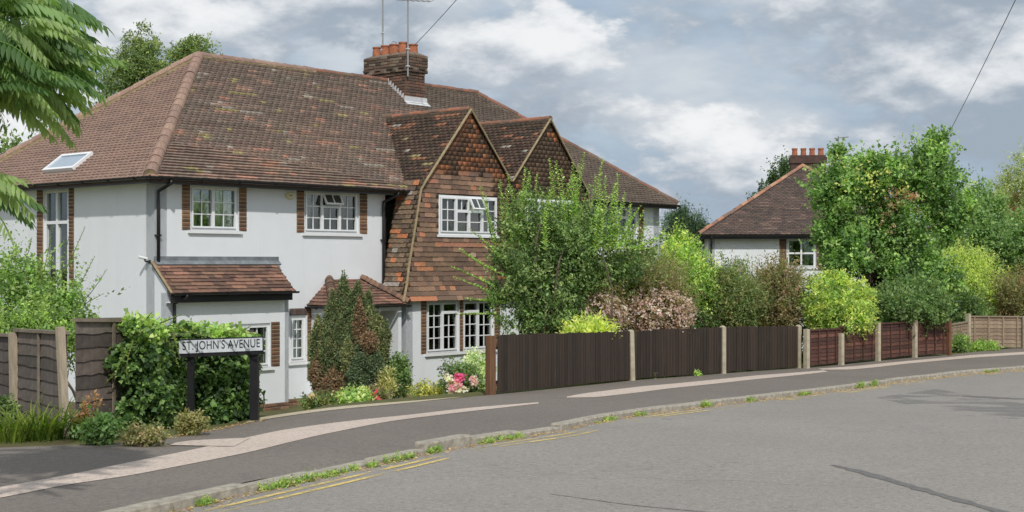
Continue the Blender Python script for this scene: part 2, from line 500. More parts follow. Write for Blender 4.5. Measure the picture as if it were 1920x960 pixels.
# strip of paler reinstated tarmac over the service trench, in two lengths, with its side branch
def curve_fn(pix):
    p = [ground_at(*q) for q in pix]
    xs_ = np.array([q.x for q in p]); ys_ = np.array([q.y for q in p])
    f = np.linspace(xs_[0], xs_[-1], 240); g = np.interp(f, xs_, ys_)
    for _ in range(30): g[1:-1] = 0.25 * g[:-2] + 0.5 * g[1:-1] + 0.25 * g[2:]
    return f, (lambda x: np.interp(x, f, g))
def strip(name, lo_pix, hi_pix, dz=0.004):
    f, lo = curve_fn(lo_pix); h, hi = curve_fn(hi_pix)
    a, b = max(f[0], h[0]), min(f[-1], h[-1])
    return sheet(name, np.linspace(a, b, 160), lo, hi, 3, dz, M['trench'], None, pavement)
strip('trench_strip', [(-160, 958), (0, 935), (120, 910), (240, 893), (380, 866), (480, 846), (600, 816), (720, 792), (860, 774), (1010, 757)],
      [(-160, 932), (0, 914), (120, 893), (240, 868), (380, 840), (440, 826), (520, 808), (610, 795), (760, 779), (880, 765), (1010, 754.5)])
strip('trench_strip', [(1062, 746), (1120, 745), (1260, 728), (1400, 713), (1553, 697)], [(1062, 744), (1100, 737), (1200, 725), (1330, 713), (1420, 704), (1553, 694)])
strip('trench_strip', [(1534, 693.5), (1600, 693), (1700, 682), (1820, 671), (1980, 661)], [(1534, 691.5), (1600, 687), (1700, 677), (1820, 666), (1980, 656.5)])
strip('trench_strip', [(318, 836), (380, 837), (430, 838), (470, 838)], [(318, 833), (360, 827), (420, 824), (470, 822)], 0.008)
apron = sheet('concrete_apron', np.linspace(-2.98, -0.75, 60), lambda x: inner(x) + 0.02 + np.clip(x + 1.6, 0, 1) * 0.3, lambda x: inner(x) + 0.75 - np.clip(x + 2.2, 0, 2) * 0.3, 4, 0.006, M['apron'])

# kerb: one stone after another
kerb_root = tag(empty('kerb'), kind='structure')
kerb_mesh = []
for k in range(5):
    mb = MB(); r = random.Random(50 + k)
    j = lambda a: r.uniform(-a, a)
    L, w = 0.878, 0.135
    pts = []
    for z, ins in ((-0.2, 0), (-0.014, 0), (0.0, 0.014)):
        for (x, y) in ((0, 0), (L / 3, 0), (2 * L / 3, 0), (L, 0), (L, w), (0, w)):
            pts.append((x + (ins if x == 0 else -ins if x == L else 0) * 0.6, y + (ins if y == 0 else -ins * 0.5) + j(0.004), z + j(0.004)))
    fs = [(5, 4, 3, 2, 1, 0), (12, 13, 14, 15, 16, 17)]
    for l in range(2):
        for q in range(6):
            a = l * 6 + q; b = l * 6 + (q + 1) % 6
            fs.append((a, b, b + 6, a + 6))
    mb.add(pts, fs); kerb_mesh.append(mb.mesh('kerb_stone', M['kerb']))
x = -4.4
while x < 15.5:
    p0 = Vector((x, float(kerb(x)), 0))
    dx = 0.001
    while True:
        dx += 0.01
        p1 = Vector((x + dx, float(kerb(x + dx)), 0))
        if (p1 - p0).length >= 0.9: break
    z0, z1 = float(zg(p0.y)), float(zg(p1.y))
    pxm = 960 + F * p0.x / p0.y
    drop = float(kerb_drop(x + dx * 0.5)) if x > -4 else 0.0
    d = (p1 - p0).normalized()
    nrm = Vector((-d.y, d.x, 0))
    mx = Matrix.Translation((p0.x, p0.y, z0 + 0.008 + (0.03 if 800 < pxm < 890 else 0.0) - drop + R.uniform(-0.006, 0.006))) @ Matrix.Rotation(math.atan2(d.y, d.x) + R.uniform(-0.012, 0.012), 4, 'Z') @ Matrix.Rotation(-math.asin((z1 - z0) / 0.9), 4, 'Y')
    link('kerb_stone', R.choice(kerb_mesh), kerb_root, mx)
    x += dx
# worn double yellow lines and old repairs on the carriageway
for off, w in ((0.19, 0.055), (0.33, 0.055)):
    sheet('yellow_line', np.linspace(-3.2, 13, 420), lambda x: kerb(x) - koff(x, off + w), lambda x: kerb(x) - koff(x, off), 2, -KD + 0.004, M['yellow'], None, road)
M['tar'] = asphalt_mat('tar_repair', sr(104, 102, 100), sr(92, 90, 89), sr(112, 109, 106), 0.4, False)
def on_road(px, py):
    p = ground_at(px, py); return p
def tar(pix, w):
    pts = [on_road(*q) for q in pix]
    mb = MB(); prev = None
    n = 40
    xs_ = [p.x for p in pts]; ys_ = [p.y for p in pts]; ts = np.linspace(0, len(pts) - 1, n)
    L, Rr = [], []
    for i, t in enumerate(ts):
        a = Vector((np.interp(t, range(len(pts)), xs_), np.interp(t, range(len(pts)), ys_), 0))
        b = Vector((np.interp(t + .05, range(len(pts)), xs_), np.interp(t + .05, range(len(pts)), ys_), 0)) if i < n - 1 else a + d
        d = (b - a); nn = Vector((-d.y, d.x, 0)).normalized() * w * (0.6 + 0.8 * R.random()) * math.sin(math.pi * min(1, (i + 1) / n * 1.0)) ** 0.3
        for s_, q in ((1, L), (-1, Rr)):
            c = a + nn * s_; q.append((c.x, c.y, float(zg(c.y)) - KD + 0.003))
    vs_ = L + Rr
    mb.add(vs_, [(i, i + n, i + n + 1, i + 1) for i in range(n - 1)])
    mb.build('tar_repair', M['tar'], road)
tar([(1560, 858), (1620, 872), (1720, 900), (1830, 930), (1960, 965)], 0.055)
tar([(1810, 735), (1860, 738), (1930, 741)], 0.18)
tar([(1030, 910), (1180, 930), (1400, 950), (1530, 962)], 0.008)

# bluish older surfacing showing through where the top coat has worn, at the right
M['worn_coat'] = worn_paint('worn_old_asphalt', sr(131, 129, 126), 0.9, 0.40, 0.62)
for lo_, hi_ in (([(1640, 741), (1760, 766), (1900, 776), (2050, 768)], [(1640, 738), (1760, 722), (1900, 704), (2050, 690)]),):
    f_, l_ = curve_fn(lo_); h_, u_ = curve_fn(hi_)
    sheet('worn_patch', np.linspace(max(f_[0], h_[0]), min(f_[-1], h_[-1]), 60), l_, u_, 12, -KD + 0.0025, M['worn_coat'], None, road)

# ------------------------------------------------------------------ the pair of houses
CX, CY, HB = -6.96, 27.0, -1.40            # near corner of the walls, ground level at the house
fx, fy = 0.661, 0.750
HL, HD = 16.9, 7.4                         # length of the front, depth
OV, KP, ZE = 0.36, 0.766, 4.70             # eaves overhang, roof slope, eaves height
ZR = ZE + (HD / 2 + OV) * KP
house = empty('semi_detached_house', (CX, CY, HB), math.atan2(fy, fx), 'white rendered semi-detached house with brown tiled hip roof and two tile-hung gables', 'house')
EL = EYE - HB
def S(px, y=0.0):
    t = (px - 960) / F
    return (t * (CY + fx * y) - CX + fy * y) / (fx - fy * t)
def SL(px):
    t = (px - 960) / F
    return (CX - t * CY) / (fy + fx * t)
def ZL(py, x, y=0.0):
    return EL - (py - HZ) / F * (CY + fy * x + fx * y)

def panel(mb, O, U, V, N, u0, u1, v0, v1, holes, th):
    """wall panel with window openings: outer face, inner face and the reveals"""
    us = sorted({u0, u1, *[h[0] for h in holes], *[h[1] for h in holes]})
    vs_ = sorted({v0, v1, *[h[2] for h in holes], *[h[3] for h in holes]})
    P = lambda a, b, d: O + U * a + V * b + N * d
    for i in range(len(us) - 1):
        for j in range(len(vs_) - 1):
            a, b, c, d = us[i], us[i + 1], vs_[j], vs_[j + 1]
            if any(h[0] - 1e-6 <= a and b <= h[1] + 1e-6 and h[2] - 1e-6 <= c and d <= h[3] + 1e-6 for h in holes): continue
            mb.add([P(a, c, 0), P(b, c, 0), P(b, d, 0), P(a, d, 0)], [(0, 1, 2, 3)])
            mb.add([P(a, c, -th), P(b, c, -th), P(b, d, -th), P(a, d, -th)], [(3, 2, 1, 0)])
    for (a, b, c, d) in list(holes) + [(u0, u1, v0, v1)]:
        q = [P(a, c, 0), P(b, c, 0), P(b, d, 0), P(a, d, 0), P(a, c, -th), P(b, c, -th), P(b, d, -th), P(a, d, -th)]
        mb.add(q, [(0, 4, 5, 1), (1, 5, 6, 2), (2, 6, 7, 3), (3, 7, 4, 0)])

_pane = {}
def pane_mesh(w, h):
    k = (round(w, 3), round(h, 3))
    if k not in _pane:
        mb = MB(); mb.box((0, 0, -0.004), (w, h, 0.004)); _pane[k] = mb.mesh('pane', M['glass'])
    return _pane[k]
def frame_mx(O, U, V, N):
    return Matrix(((U.x, V.x, N.x, O.x), (U.y, V.y, N.y, O.y), (U.z, V.z, N.z, O.z), (0, 0, 0, 1)))
def window(parent, O, U, V, N, u0, u1, v0, v1, lights, recess=0.07, sill=True, curtains=(), blind=0.0, ft=0.05, name='window'):
    """lights: (u fraction 0, 1, v fraction 0, 1, columns, rows, opened)"""
    w, h = u1 - u0, v1 - v0
    B = O + U * u0 + V * v0 - N * recess
    mb = MB()
    mb.fbox(B, U, V, N, (0, ft), (0, h), (-0.03, 0.03)); mb.fbox(B, U, V, N, (w - ft, w), (0, h), (-0.03, 0.03))
    mb.fbox(B, U, V, N, (ft, w - ft), (0, ft * 1.15), (-0.03, 0.03)); mb.fbox(B, U, V, N, (ft, w - ft), (h - ft, h), (-0.03, 0.03))
    win = None
    iw, ih = w - 2 * ft, h - 2.15 * ft
    parts = []
    for (a, b, c, d, nc, nr, opened) in lights:
        x0, x1 = ft + a * iw, ft + b * iw
        y0, y1 = ft * 1.15 + c * ih, ft * 1.15 + d * ih
        m = 0.03
        if opened:
            ang = math.radians(28)
            Q = B + U * x0 + V * y1
            Vt = (V * math.cos(ang) - N * math.sin(ang)); Nt = U.cross(Vt)
            parts.append((Q - Vt * (y1 - y0) + N * 0.035, Vt, Nt, x1 - x0, y1 - y0, nc, nr, True))
        else:
            parts.append((B + U * x0 + V * y0, V, N, x1 - x0, y1 - y0, nc, nr, False))
        # mullions round each light belong to the frame
        if a > 0.001: mb.fbox(B, U, V, N, (x0 - 0.027, x0 + 0.027), (y0, y1), (-0.027, 0.033))
        if c > 0.001: mb.fbox(B, U, V, N, (x0 + 0.028, x1 - 0.028), (y0 - 0.025, y0 + 0.025), (-0.026, 0.034))
    win = mb.build(name, M['pvc'], parent)
    for (Q, Vt, Nt, lw, lh, nc, nr, opened) in parts:
        s = 0.034
        sb = MB()
        for r_ in (((0, s), (0, lh)), ((lw - s, lw), (0, lh)), ((s, lw - s), (0, s)), ((s, lw - s), (lh - s, lh))):
            sb.fbox(Q, U, Vt, Nt, r_[0], r_[1], (0.036, 0.056) if not opened else (0, 0.04))
        sb.build('casement', M['pvc'], win)
        gw, gh = (lw - 2 * s) / nc, (lh - 2 * s) / nr
        g = 0.011
        zz = 0.0 if not opened else 0.02
        if nc * nr > 1:
            gb = MB()
            for i in range(1, nc): gb.fbox(Q, U, Vt, Nt, (s + i * gw - g, s + i * gw + g), (s, lh - s), (zz + 0.004, zz + 0.018))
            for i in range(1, nr): gb.fbox(Q, U, Vt, Nt, (s, lw - s), (s + i * gh - g, s + i * gh + g), (zz + 0.0055, zz + 0.0195))
            gb.build('glazing_bar', M['pvc'], win)
        for i in range(nc):
            for j in range(nr):
                link('pane', pane_mesh(gw, gh), win, frame_mx(Q + U * (s + i * gw) + Vt * (s + j * gh) + Nt * (zz - 0.001), U, Vt, Nt))
    if sill:
        sb = MB(); sb.fbox(B, U, V, N, (-0.07, w + 0.07), (-0.055, 0.0), (-0.02, recess + 0.055)); sb.build('sill', M['pvc'], win)
    for (a, b) in curtains:
        x0, x1 = ft + a * iw, ft + b * iw
        n = max(8, int((x1 - x0) / 0.02)); vs_ = []
        for i in range(n + 1):
            t = i / n; dd = -0.075 + 0.02 * math.sin(t * (x1 - x0) / 0.085 * 6.28 + R.random()) 
            for yy in (0.02, h - 0.02): vs_.append(B + U * (x0 + (x1 - x0) * t) + V * yy + N * dd)
        cb = MB(); cb.add(vs_, [(2 * i, 2 * i + 2, 2 * i + 3, 2 * i + 1) for i in range(n)]); cb.build('curtain', M['curtain'], win, smooth=True)
    if blind:
        bb = MB(); n = int(h * blind / 0.05)
        for i in range(n): bb.fbox(B, U, V, N, (ft, w - ft), (h - 0.05 * (i + 1) + 0.004, h - 0.05 * i), (-0.11 - 0.012 * (i % 2), -0.10))
        o = bb.build('blind', M['blind'], win); o['kind'] = 'stuff'
    return win

BRK = [sr(112, 80, 66), sr(126, 90, 72), sr(98, 74, 64), sr(134, 100, 80), sr(106, 84, 74)]
_bm = {}
def brick_obj(parent, O, U, V, N, w, h, d, c, name='brick'):
    k = (round(w, 2), round(h, 3), round(d, 3), c)
    if k not in _bm:
        mb = MB(); e = 0.006
        P = [(-w / 2, -h / 2, 0), (w / 2, -h / 2, 0), (w / 2, h / 2, 0), (-w / 2, h / 2, 0),
             (-w / 2, -h / 2, d - e), (w / 2, -h / 2, d - e), (w / 2, h / 2, d - e), (-w / 2, h / 2, d - e),
             (-w / 2 + e, -h / 2 + e, d), (w / 2 - e, -h / 2 + e, d), (w / 2 - e, h / 2 - e, d), (-w / 2 + e, h / 2 - e, d)]
        fs = [(8, 9, 10, 11)] + [(a, b, b + 4, a + 4) for s_ in (0, 4) for a, b in ((s_, s_ + 1), (s_ + 1, s_ + 2), (s_ + 2, s_ + 3), (s_ + 3, s_))]
        mb.add(P, fs, c); _bm[k] = mb.mesh('brick', M['brick'])
    return link(name, _bm[k], parent, frame_mx(O, U, V, N))
def quoin(parent, O, U, V, N, u0, u1, v0, v1, pal=BRK, back=None, pitch=0.0765, wide=None):
    """strip of exposed brickwork: mortar bed with single bricks standing proud of it"""
    mb = MB(); mb.fbox(O, U, V, N, (u0, u1), (v0, v1), (-0.05, 0.008))
    q = mb.build('brick_panel', back or M['mortar'], parent)
    n = max(1, round((v1 - v0) / pitch)); ph = (v1 - v0) / n
    wide = wide or (u1 - u0)
    for i in range(n):
        nb = max(1, round((u1 - u0) / wide)); bw = (u1 - u0) / nb
        sh = (i % 2) * bw / 2 if nb > 1 else 0
        edges = sorted({u0, u1, *[u0 + sh + k * bw for k in range(nb + 1) if u0 + 0.03 < u0 + sh + k * bw < u1 - 0.03]})
        for a, b in zip(edges[:-1], edges[1:]):
            brick_obj(q, O + U * ((a + b) / 2) + V * (v0 + (i + 0.5) * ph) + N * R.uniform(0.0, 0.004), U, V, N, b - a - 0.008, ph - 0.024, 0.02, R.choice(pal))
    return q

def row_spans(poly, v):
    xs_ = []
    for (a, b) in zip(poly, poly[1:] + poly[:1]):
        if (a[1] <= v) != (b[1] <= v):
            xs_.append(a[0] + (v - a[1]) * (b[0] - a[0]) / (b[1] - a[1]))
    xs_.sort()
    return [(xs_[i], xs_[i + 1]) for i in range(0, len(xs_) - 1, 2)]
def tile_field(poly, w, gauge, colfn, holes=(), rng=R, streak=0.3):
    vmin = min(p[1] for p in poly); vmax = max(p[1] for p in poly)
    out_ = []; n = int((vmax - vmin) / gauge)
    for r_ in range(n + 1):
        v = vmin + r_ * gauge
        sag = rng.uniform(-0.004, 0.004)
        spans = row_spans(poly, min(v + gauge * 0.5, vmax - 1e-4))
        for h in holes:
            if v + gauge * 0.6 > h[2] and v + gauge * 0.3 < h[3]:
                ns = []
                for (a, b) in spans:
                    if h[1] <= a or h[0] >= b: ns.append((a, b)); continue
                    if a < h[0]: ns.append((a, h[0]))
                    if b > h[1]: ns.append((h[1], b))
                spans = ns
        for (a, b) in spans:
            k0 = math.floor(a / w) - 1
            k = k0; last = None
            while True:
                u0 = k * w + (r_ % 2) * w * 0.5; u1 = u0 + w; k += 1
                if u0 >= b: break
                c0, c1 = max(u0, a), min(u1, b)
                if c1 - c0 < 0.025: continue
                c_ = last if last and rng.random() < streak else colfn((c0 + c1) / 2, v, rng)
                last = c_
                out_.append((c0, c1, v + sag + rng.uniform(-0.004, 0.004), rng.uniform(0, 0.007), c_, c1 - c0 > w * 0.97))
    return out_
def emit_tiles(parent, field, O, U, V, N, gauge, m, thick=0.03, gap=0.0012, flare=None, pick=None, limit=300, name='roof_tile', rest='roof_tiles', key=None):
    fl = flare or (lambda v: 0.0)
    chosen = []
    if pick:
        cand = [t for t in field if t[5] and pick(t)]
        if key: cand.sort(key=key)
        chosen = cand[:limit]
    cs = set(id(t) for t in chosen)
    ln = gauge * 1.12
    def corners(t, u0, u1):
        _, _, v, dz, c, _ = t
        f0, f1 = fl(v), fl(v + ln)
        P = lambda u, vv, d: O + U * u + V * vv + N * d
        g = gap
        return [P(u0 + g, v, f0 + 0.004), P(u1 - g, v, f0 + 0.004), P(u1 - g, v + ln, f1 - 0.004), P(u0 + g, v + ln, f1 - 0.004),
                P(u0 + g, v, f0 + thick + dz), P(u1 - g, v, f0 + thick + dz), P(u1 - g, v + ln, f1 + 0.006), P(u0 + g, v + ln, f1 + 0.006)]
    FC = [(4, 5, 6, 7), (0, 1, 5, 4), (1, 2, 6, 5), (3, 0, 4, 7)]
    rest_t = [t for t in field if id(t) not in cs]
    if rest_t:
        VV = np.array([[tuple(p) for p in corners(t, t[0], t[1])] for t in rest_t], np.float32).reshape(-1, 3)
        TT = (np.array(FC)[None] + (np.arange(len(rest_t)) * 8)[:, None, None]).reshape(-1, 4)
        CC = np.repeat(np.array([t[4] for t in rest_t], np.float32), 8, 0)
        o = link(rest, mesh_np(rest, VV, TT, m, CC), parent); o['kind'] = 'stuff'
    cache = {}
    for t in chosen:
        kc = tuple(int(x * 40) for x in t[4])
        k = (kc, round(t[1] - t[0], 3), round(fl(t[2]), 2), round(fl(t[2] + ln), 2))
        if k not in cache:
            mb = MB()
            w = t[1] - t[0]; f0, f1 = fl(t[2]), fl(t[2] + ln); g = gap
            mb.hexa([(g, 0, 0.004), (w - g, 0, 0.004), (w - g, ln, f1 - f0 - 0.004), (g, ln, f1 - f0 - 0.004),
                     (g, 0, thick), (w - g, 0, thick), (w - g, ln, f1 - f0 + 0.006), (g, ln, f1 - f0 + 0.006)], t[4])
            cache[k] = mb.mesh(name, m)
        link(name, cache[k], parent, frame_mx(O + U * t[0] + V * t[2] + N * (fl(t[2]) + t[3]), U, V, N))
def slab(mb, pts, N, th):
    b = [p - N * th for p in pts]; n = len(pts)
    mb.add(list(pts) + b, [tuple(range(n)), tuple(reversed(range(n, 2 * n)))] + [(i, i + n, (i + 1) % n + n, (i + 1) % n) for i in range(n)])

def vnoise(u, v, s=1.0, seed=0):
    return (math.sin(u * 1.7 * s + seed) * math.cos(v * 2.3 * s + 1.3 * seed) + 0.6 * math.sin(u * 3.9 * s - v * 2.1 * s + 2 * seed) + 0.4 * math.sin(u * 7.3 * s + v * 5.7 * s + seed * 3)) / 2
def pickc(r, table):
    t = r.random() * sum(a for a, _ in table)
    for a, c in table:
        t -= a
        if t <= 0: return c
    return table[-1][1]
def mute(c, k=0.4, to=sr(122, 104, 92)):
    return tuple(x * (1 - k) + t * k for x, t in zip(c, to))
def fbm(u, v, seed=0):
    return 0.55 * vnoise(u, v, 0.8, seed) + 0.3 * vnoise(u, v, 1.9, seed + 3) + 0.25 * vnoise(u, v, 4.1, seed + 7)
def c_front(u, v, r):
    """weathering comes in drifts: warm washed-out areas, dark mossy ones, lichen"""
    p = fbm(u, v, 4); q = fbm(u + 3.1, v * 1.3, 9); low = 1.0 - min(1, v / 4.6)
    base = sr(122, 109, 99)
    if u < 9.7:
        warm = min(1, max(0, 0.25 + 0.9 * p + 0.55 * low - 0.15)); dark = min(1, max(0, 0.2 + 0.9 * q))
        c = mute(base, 0.55 * warm, sr(146, 118, 104)); c = mute(c, 0.5 * dark, sr(92, 84, 78))
        k = r.random()
        if k < 0.04 * (0.3 + warm): c = sr(168, 128, 110)
        elif k < 0.14 * (0.3 + warm): c = sr(152, 124, 110)
        elif k > 0.985: c = sr(150, 140, 100)
        elif k > 0.965: c = sr(158, 150, 138)
        row = 0.12 * math.sin(v * 61.7 + 3 * math.sin(v * 17.3))  # row tones painted in to strengthen the shadow lines between courses
        return jit(tuple(x * (1 + row) for x in c), 0.1, r)
    return jit(mute(base, 0.5 + 0.5 * q, sr(96, 86, 77)), 0.12, r)
def c_new(u, v, r):
    return jit(pickc(r, [(0.7, sr(156, 130, 117)), (0.3, sr(146, 122, 111))]), 0.07, r)
def c_dark(u, v, r):
    return jit(pickc(r, [(0.6, sr(92, 76, 66)), (0.3, sr(76, 66, 58)), (0.09, sr(146, 104, 82)), (0.015, sr(160, 156, 146)), (0.02, sr(146, 138, 100))]), 0.15, r)
def c_hang(u, v, r):
    if v > 5.0 and u < 9.6:
        c = pickc(r, [(0.34, sr(100, 77, 66)), (0.26, sr(136, 92, 72)), (0.2, sr(166, 108, 80)), (0.1, sr(184, 118, 84)), (0.1, sr(92, 76, 68))])
    elif u > 9.6:
        c = pickc(r, [(0.6, sr(100, 82, 71)), (0.3, sr(90, 74, 66)), (0.1, sr(120, 94, 80)), (0.03, sr(176, 112, 80))])
    elif u < 6.55 + (v - 2.2) * 0.2 and r.random() < 0.22: c = sr(172, 116, 86)
    elif 3.35 < v < 3.5 and r.random() < 0.5: c = sr(150, 104, 86)
    else:
        c = pickc(r, [(0.44, sr(102, 83, 72)), (0.28, sr(118, 94, 80)), (0.16, sr(138, 108, 90)), (0.12, sr(88, 72, 64)), (0.03, sr(166, 114, 86)), (0.02, sr(160, 142, 124))])
    return jit(tuple(x * k for x, k in zip(mute(c, 0.15, sr(128, 104, 86)), (1.24, 1.24, 1.2))), 0.11, r)
def c_lean(u, v, r):
    return jit(pickc(r, [(0.45, sr(116, 90, 78)), (0.28, sr(134, 102, 88)), (0.1, sr(154, 116, 98)), (0.17, sr(100, 80, 72))]), 0.13, r)

# ---- walls
GY0 = -0.69                                            # front of the projecting gabled bay
GX0, GX1 = 6.15, 13.13                                 # its side walls
wz1 = 4.64
def win_rect(pa, pb, ya, yb, plane):
    a, b = S(pa, plane), S(pb, plane); m = (a + b) / 2
    return (a, b, ZL(yb, m, plane), ZL(ya, m, plane))
W1 = list(win_rect(357, 447, 347, 433, 0)); W1[3] = 4.60
W2 = list(win_rect(571, 673, 352, 438, 0)); W2[3] = 4.60
WN_ = win_rect(544, 574, 592, 679, 0)
WR = list(win_rect(1135, 1196, 383, 446, 0)); WR[3] = 4.58
WE = win_rect(430, 507, 607, 691, -0.42)
WG1 = win_rect(800, 861, 566, 659, GY0); WG2 = win_rect(868, 926, 566, 657, GY0)
WG3 = win_rect(985, 1060, 566, 650, GY0)
WU1 = win_rect(821, 930, 368, 441, GY0); WU2 = win_rect(982, 1076, 374, 441, GY0)
WG1 = (WG1[0], WG1[1], WG2[2], 2.16); WG2 = (WG2[0], WG2[1], WG2[2], 2.16); WG3 = (WG3[0], WG3[1], WG2[2], 2.16)
WS = (SL(129), SL(82), 1.35, ZL(354, 0, SL(105)))      # stair window in the side wall: along y
O0 = Vector((0, 0, 0))
mb = MB(); panel(mb, O0, X, Z, -Y, 0, GX0, 0.14, wz1, [tuple(W1), tuple(W2), WN_], 0.28); mb.build('wall', M['render'], house)
mb = MB(); panel(mb, O0, X, Z, -Y, GX1, HL, 0.14, wz1, [tuple(WR)], 0.28); mb.build('wall', M['render'], house)
mb = MB(); panel(mb, O0, -Y, Z, -X, -HD, 0, 0.14, wz1, [(-WS[1], -WS[0], WS[2], WS[3])], 0.28); mb.build('wall', M['render'], house)
mb = MB(); panel(mb, Vector((HL, 0, 0)), Y, Z, X, 0, HD, 0.14, wz1, [], 0.28); mb.build('wall', M['render'], house)
mb = MB(); panel(mb, Vector((0, HD, 0)), -X, Z, Y, -HL, 0, 0.14, wz1, [], 0.28); mb.build('wall', M['render'], house)
mb = MB(); panel(mb, Vector((GX0, 0, 0)), -Y, Z, -X, 0, -GY0, 0.14, 2.24, [], 0.2); mb.build('wall', M['render'], house)
mb = MB(); panel(mb, Vector((GX1, 0, 0)), Y, Z, X, GY0, 0, 0.14, 2.24, [], 0.2); mb.build('wall', M['render'], house)
mb = MB(); panel(mb, Vector((0, GY0, 0)), X, Z, -Y, GX0, GX1, 0.14, 2.24, [WG1, WG2, WG3], 0.25); mb.build('wall', M['render'], house)
# upper wall of the bay, behind the hung tiles
mb = MB(); panel(mb, Vector((0, GY0, 0)), X, Z, -Y, 6.72, 12.56, 2.25, 4.80, [WU1, WU2], 0.25)
for a, b in ((6.02, 6.62), (13.26, 12.66)):
    c = 6.715 if a < 9 else 12.565
    slab(mb, [Vector((a, GY0, 2.25)), Vector((c, GY0, 2.25)), Vector((c, GY0, 4.79)), Vector((b, GY0, 4.79))] if a < 9 else [Vector((c, GY0, 2.25)), Vector((a, GY0, 2.25)), Vector((b, GY0, 4.79)), Vector((c, GY0, 4.79))], -Y, 0.69)
for ax in (8.18, 11.10):
    slab(mb, [Vector((ax - 1.5, GY0, 4.81)), Vector((ax + 1.5, GY0, 4.81)), Vector((ax, GY0, 6.52))], -Y, 0.2)
mb.build('gable_wall', M['beam'], house)
# bay floor over the ground floor windows and room divisions, so the rooms are closed
mb = MB(); mb.box((0.3, 0.3, 2.3), (HL - 0.3, HD - 0.3, 2.42)); mb.box((GX0 + 0.2, GY0 + 0.26, 2.3), (GX1 - 0.2, 0.28, 2.42)); mb.build('floor', M['beam'], house)
mb = MB(); mb.box((0.3, 3.4, 0.1), (HL - 0.3, 3.5, 2.29)); mb.box((0.3, 3.4, 2.43), (HL - 0.3, 3.5, 4.6)); mb.build('inner_wall', M['blind'], house)
mb = MB(); mb.box((0.05, 0.05, -0.3), (HL - 0.05, HD - 0.05, 0.1)); mb.build('floor', M['beam'], house)
# brick plinth
pl = MB()
xe = S(541, -0.42)
segs = [((0, -0.42), (xe, -0.42), -Y), ((xe, 0), (GX0, 0), -Y), ((GX0, GY0), (GX1, GY0), -Y), ((GX1, 0), (HL, 0), -Y)]
for (a, b, n_) in segs:
    quoin(house, Vector((0, a[1], 0)), X, Z, -Y, a[0], b[0], -0.02 if a[1] > -0.5 else 0.0, 0.139, pal=[sr(124, 92, 74), sr(104, 78, 66), sr(140, 108, 88)], back=M['mortar_dark'], pitch=0.08, wide=0.23)
slab(pl, [Vector((0, 0, 0.139)), Vector((0, HD, 0.139)), Vector((0, HD, -0.2)), Vector((0, 0, -0.2))], -X, 0.02); pl.build('plinth', M['mortar_dark'], house)

# ---- windows
L2 = lambda s: [(0, s, 0, 1, 2, 3, False), (s, 1, 0, 1, 2, 3, False)]
window(house, O0, X, Z, -Y, *W1, L2(0.48), curtains=((0.0, 0.18), (0.5, 0.85), (0.88, 1.0)))
window(house, O0, X, Z, -Y, *W2, [(0, 0.32, 0, 1, 2, 3, False), (0.32, 0.66, 0, 0.66, 2, 2, False), (0.32, 0.66, 0.66, 1, 2, 1, True), (0.66, 1, 0, 1, 2, 3, False)], curtains=((0, 0.12), (0.5, 0.66), (0.68, 1)))
window(house, O0, X, Z, -Y, *WN_, [(0, 1, 0, 1, 2, 4, False)], curtains=((0, 0.4),), ft=0.06)
window(house, O0, X, Z, -Y, *WR, [(0, 0.36, 0, 1, 2, 3, False), (0.36, 0.68, 0, 0.68, 1, 2, False), (0.36, 0.68, 0.68, 1, 1, 1, False), (0.68, 1, 0, 1, 2, 3, False)], curtains=((0.7, 1),))
OG = Vector((0, GY0, 0))
window(house, OG, X, Z, -Y, *WG1, [(0, 0.5, 0, 1, 2, 4, False), (0.5, 1, 0, 0.8, 2, 3, False), (0.5, 1, 0.8, 1, 1, 1, False)], curtains=((0.75, 1),), blind=0.5)
window(house, OG, X, Z, -Y, *WG2, [(0, 0.5, 0, 0.8, 2, 3, False), (0, 0.5, 0.8, 1, 1, 1, False), (0.5, 1, 0, 1, 2, 4, False)], blind=0.55)
window(house, OG, X, Z, -Y, *WG3, [(0, 0.5, 0, 1, 2, 4, False), (0.5, 1, 0, 1, 2, 4, False)], blind=0.4)
LU = [(0, 0.27, 0, 1, 2, 3, False), (0.27, 0.5, 0, 0.62, 1, 2, False), (0.27, 0.5, 0.62, 1, 2, 1, False), (0.5, 0.74, 0, 0.62, 1, 2, False), (0.5, 0.74, 0.62, 1, 2, 1, True), (0.74, 1, 0, 1, 2, 3, False)]
window(house, OG, X, Z, -Y, *WU1, LU, recess=0.0, curtains=((0, 0.22), (0.4, 0.75), (0.8, 1)))
window(house, OG, X, Z, -Y, *WU2, LU, recess=0.0, curtains=((0, 0.25), (0.7, 1)))
window(house, O0, -Y, Z, -X, -WS[1], -WS[0], WS[2], WS[3], [(0, 0.5, 0.79, 1, 1, 1, False), (0.5, 1, 0.79, 1, 1, 1, False), (0, 0.5, 0, 0.79, 1, 1, False), (0.5, 1, 0, 0.79, 1, 1, False)], blind=0.98)
OE = Vector((0, -0.42, 0))
mb = MB(); panel(mb, OE, X, Z, -Y, 0, xe, 0.14, 2.46, [WE], 0.2); panel(mb, OE, -Y, Z, -X, -0.42, 0, 0.14, 2.46, [], 0.1)
panel(mb, Vector((xe, 0, 0)), Y, Z, X, -0.42, 0, 0.14, 2.46, [], 0.1)
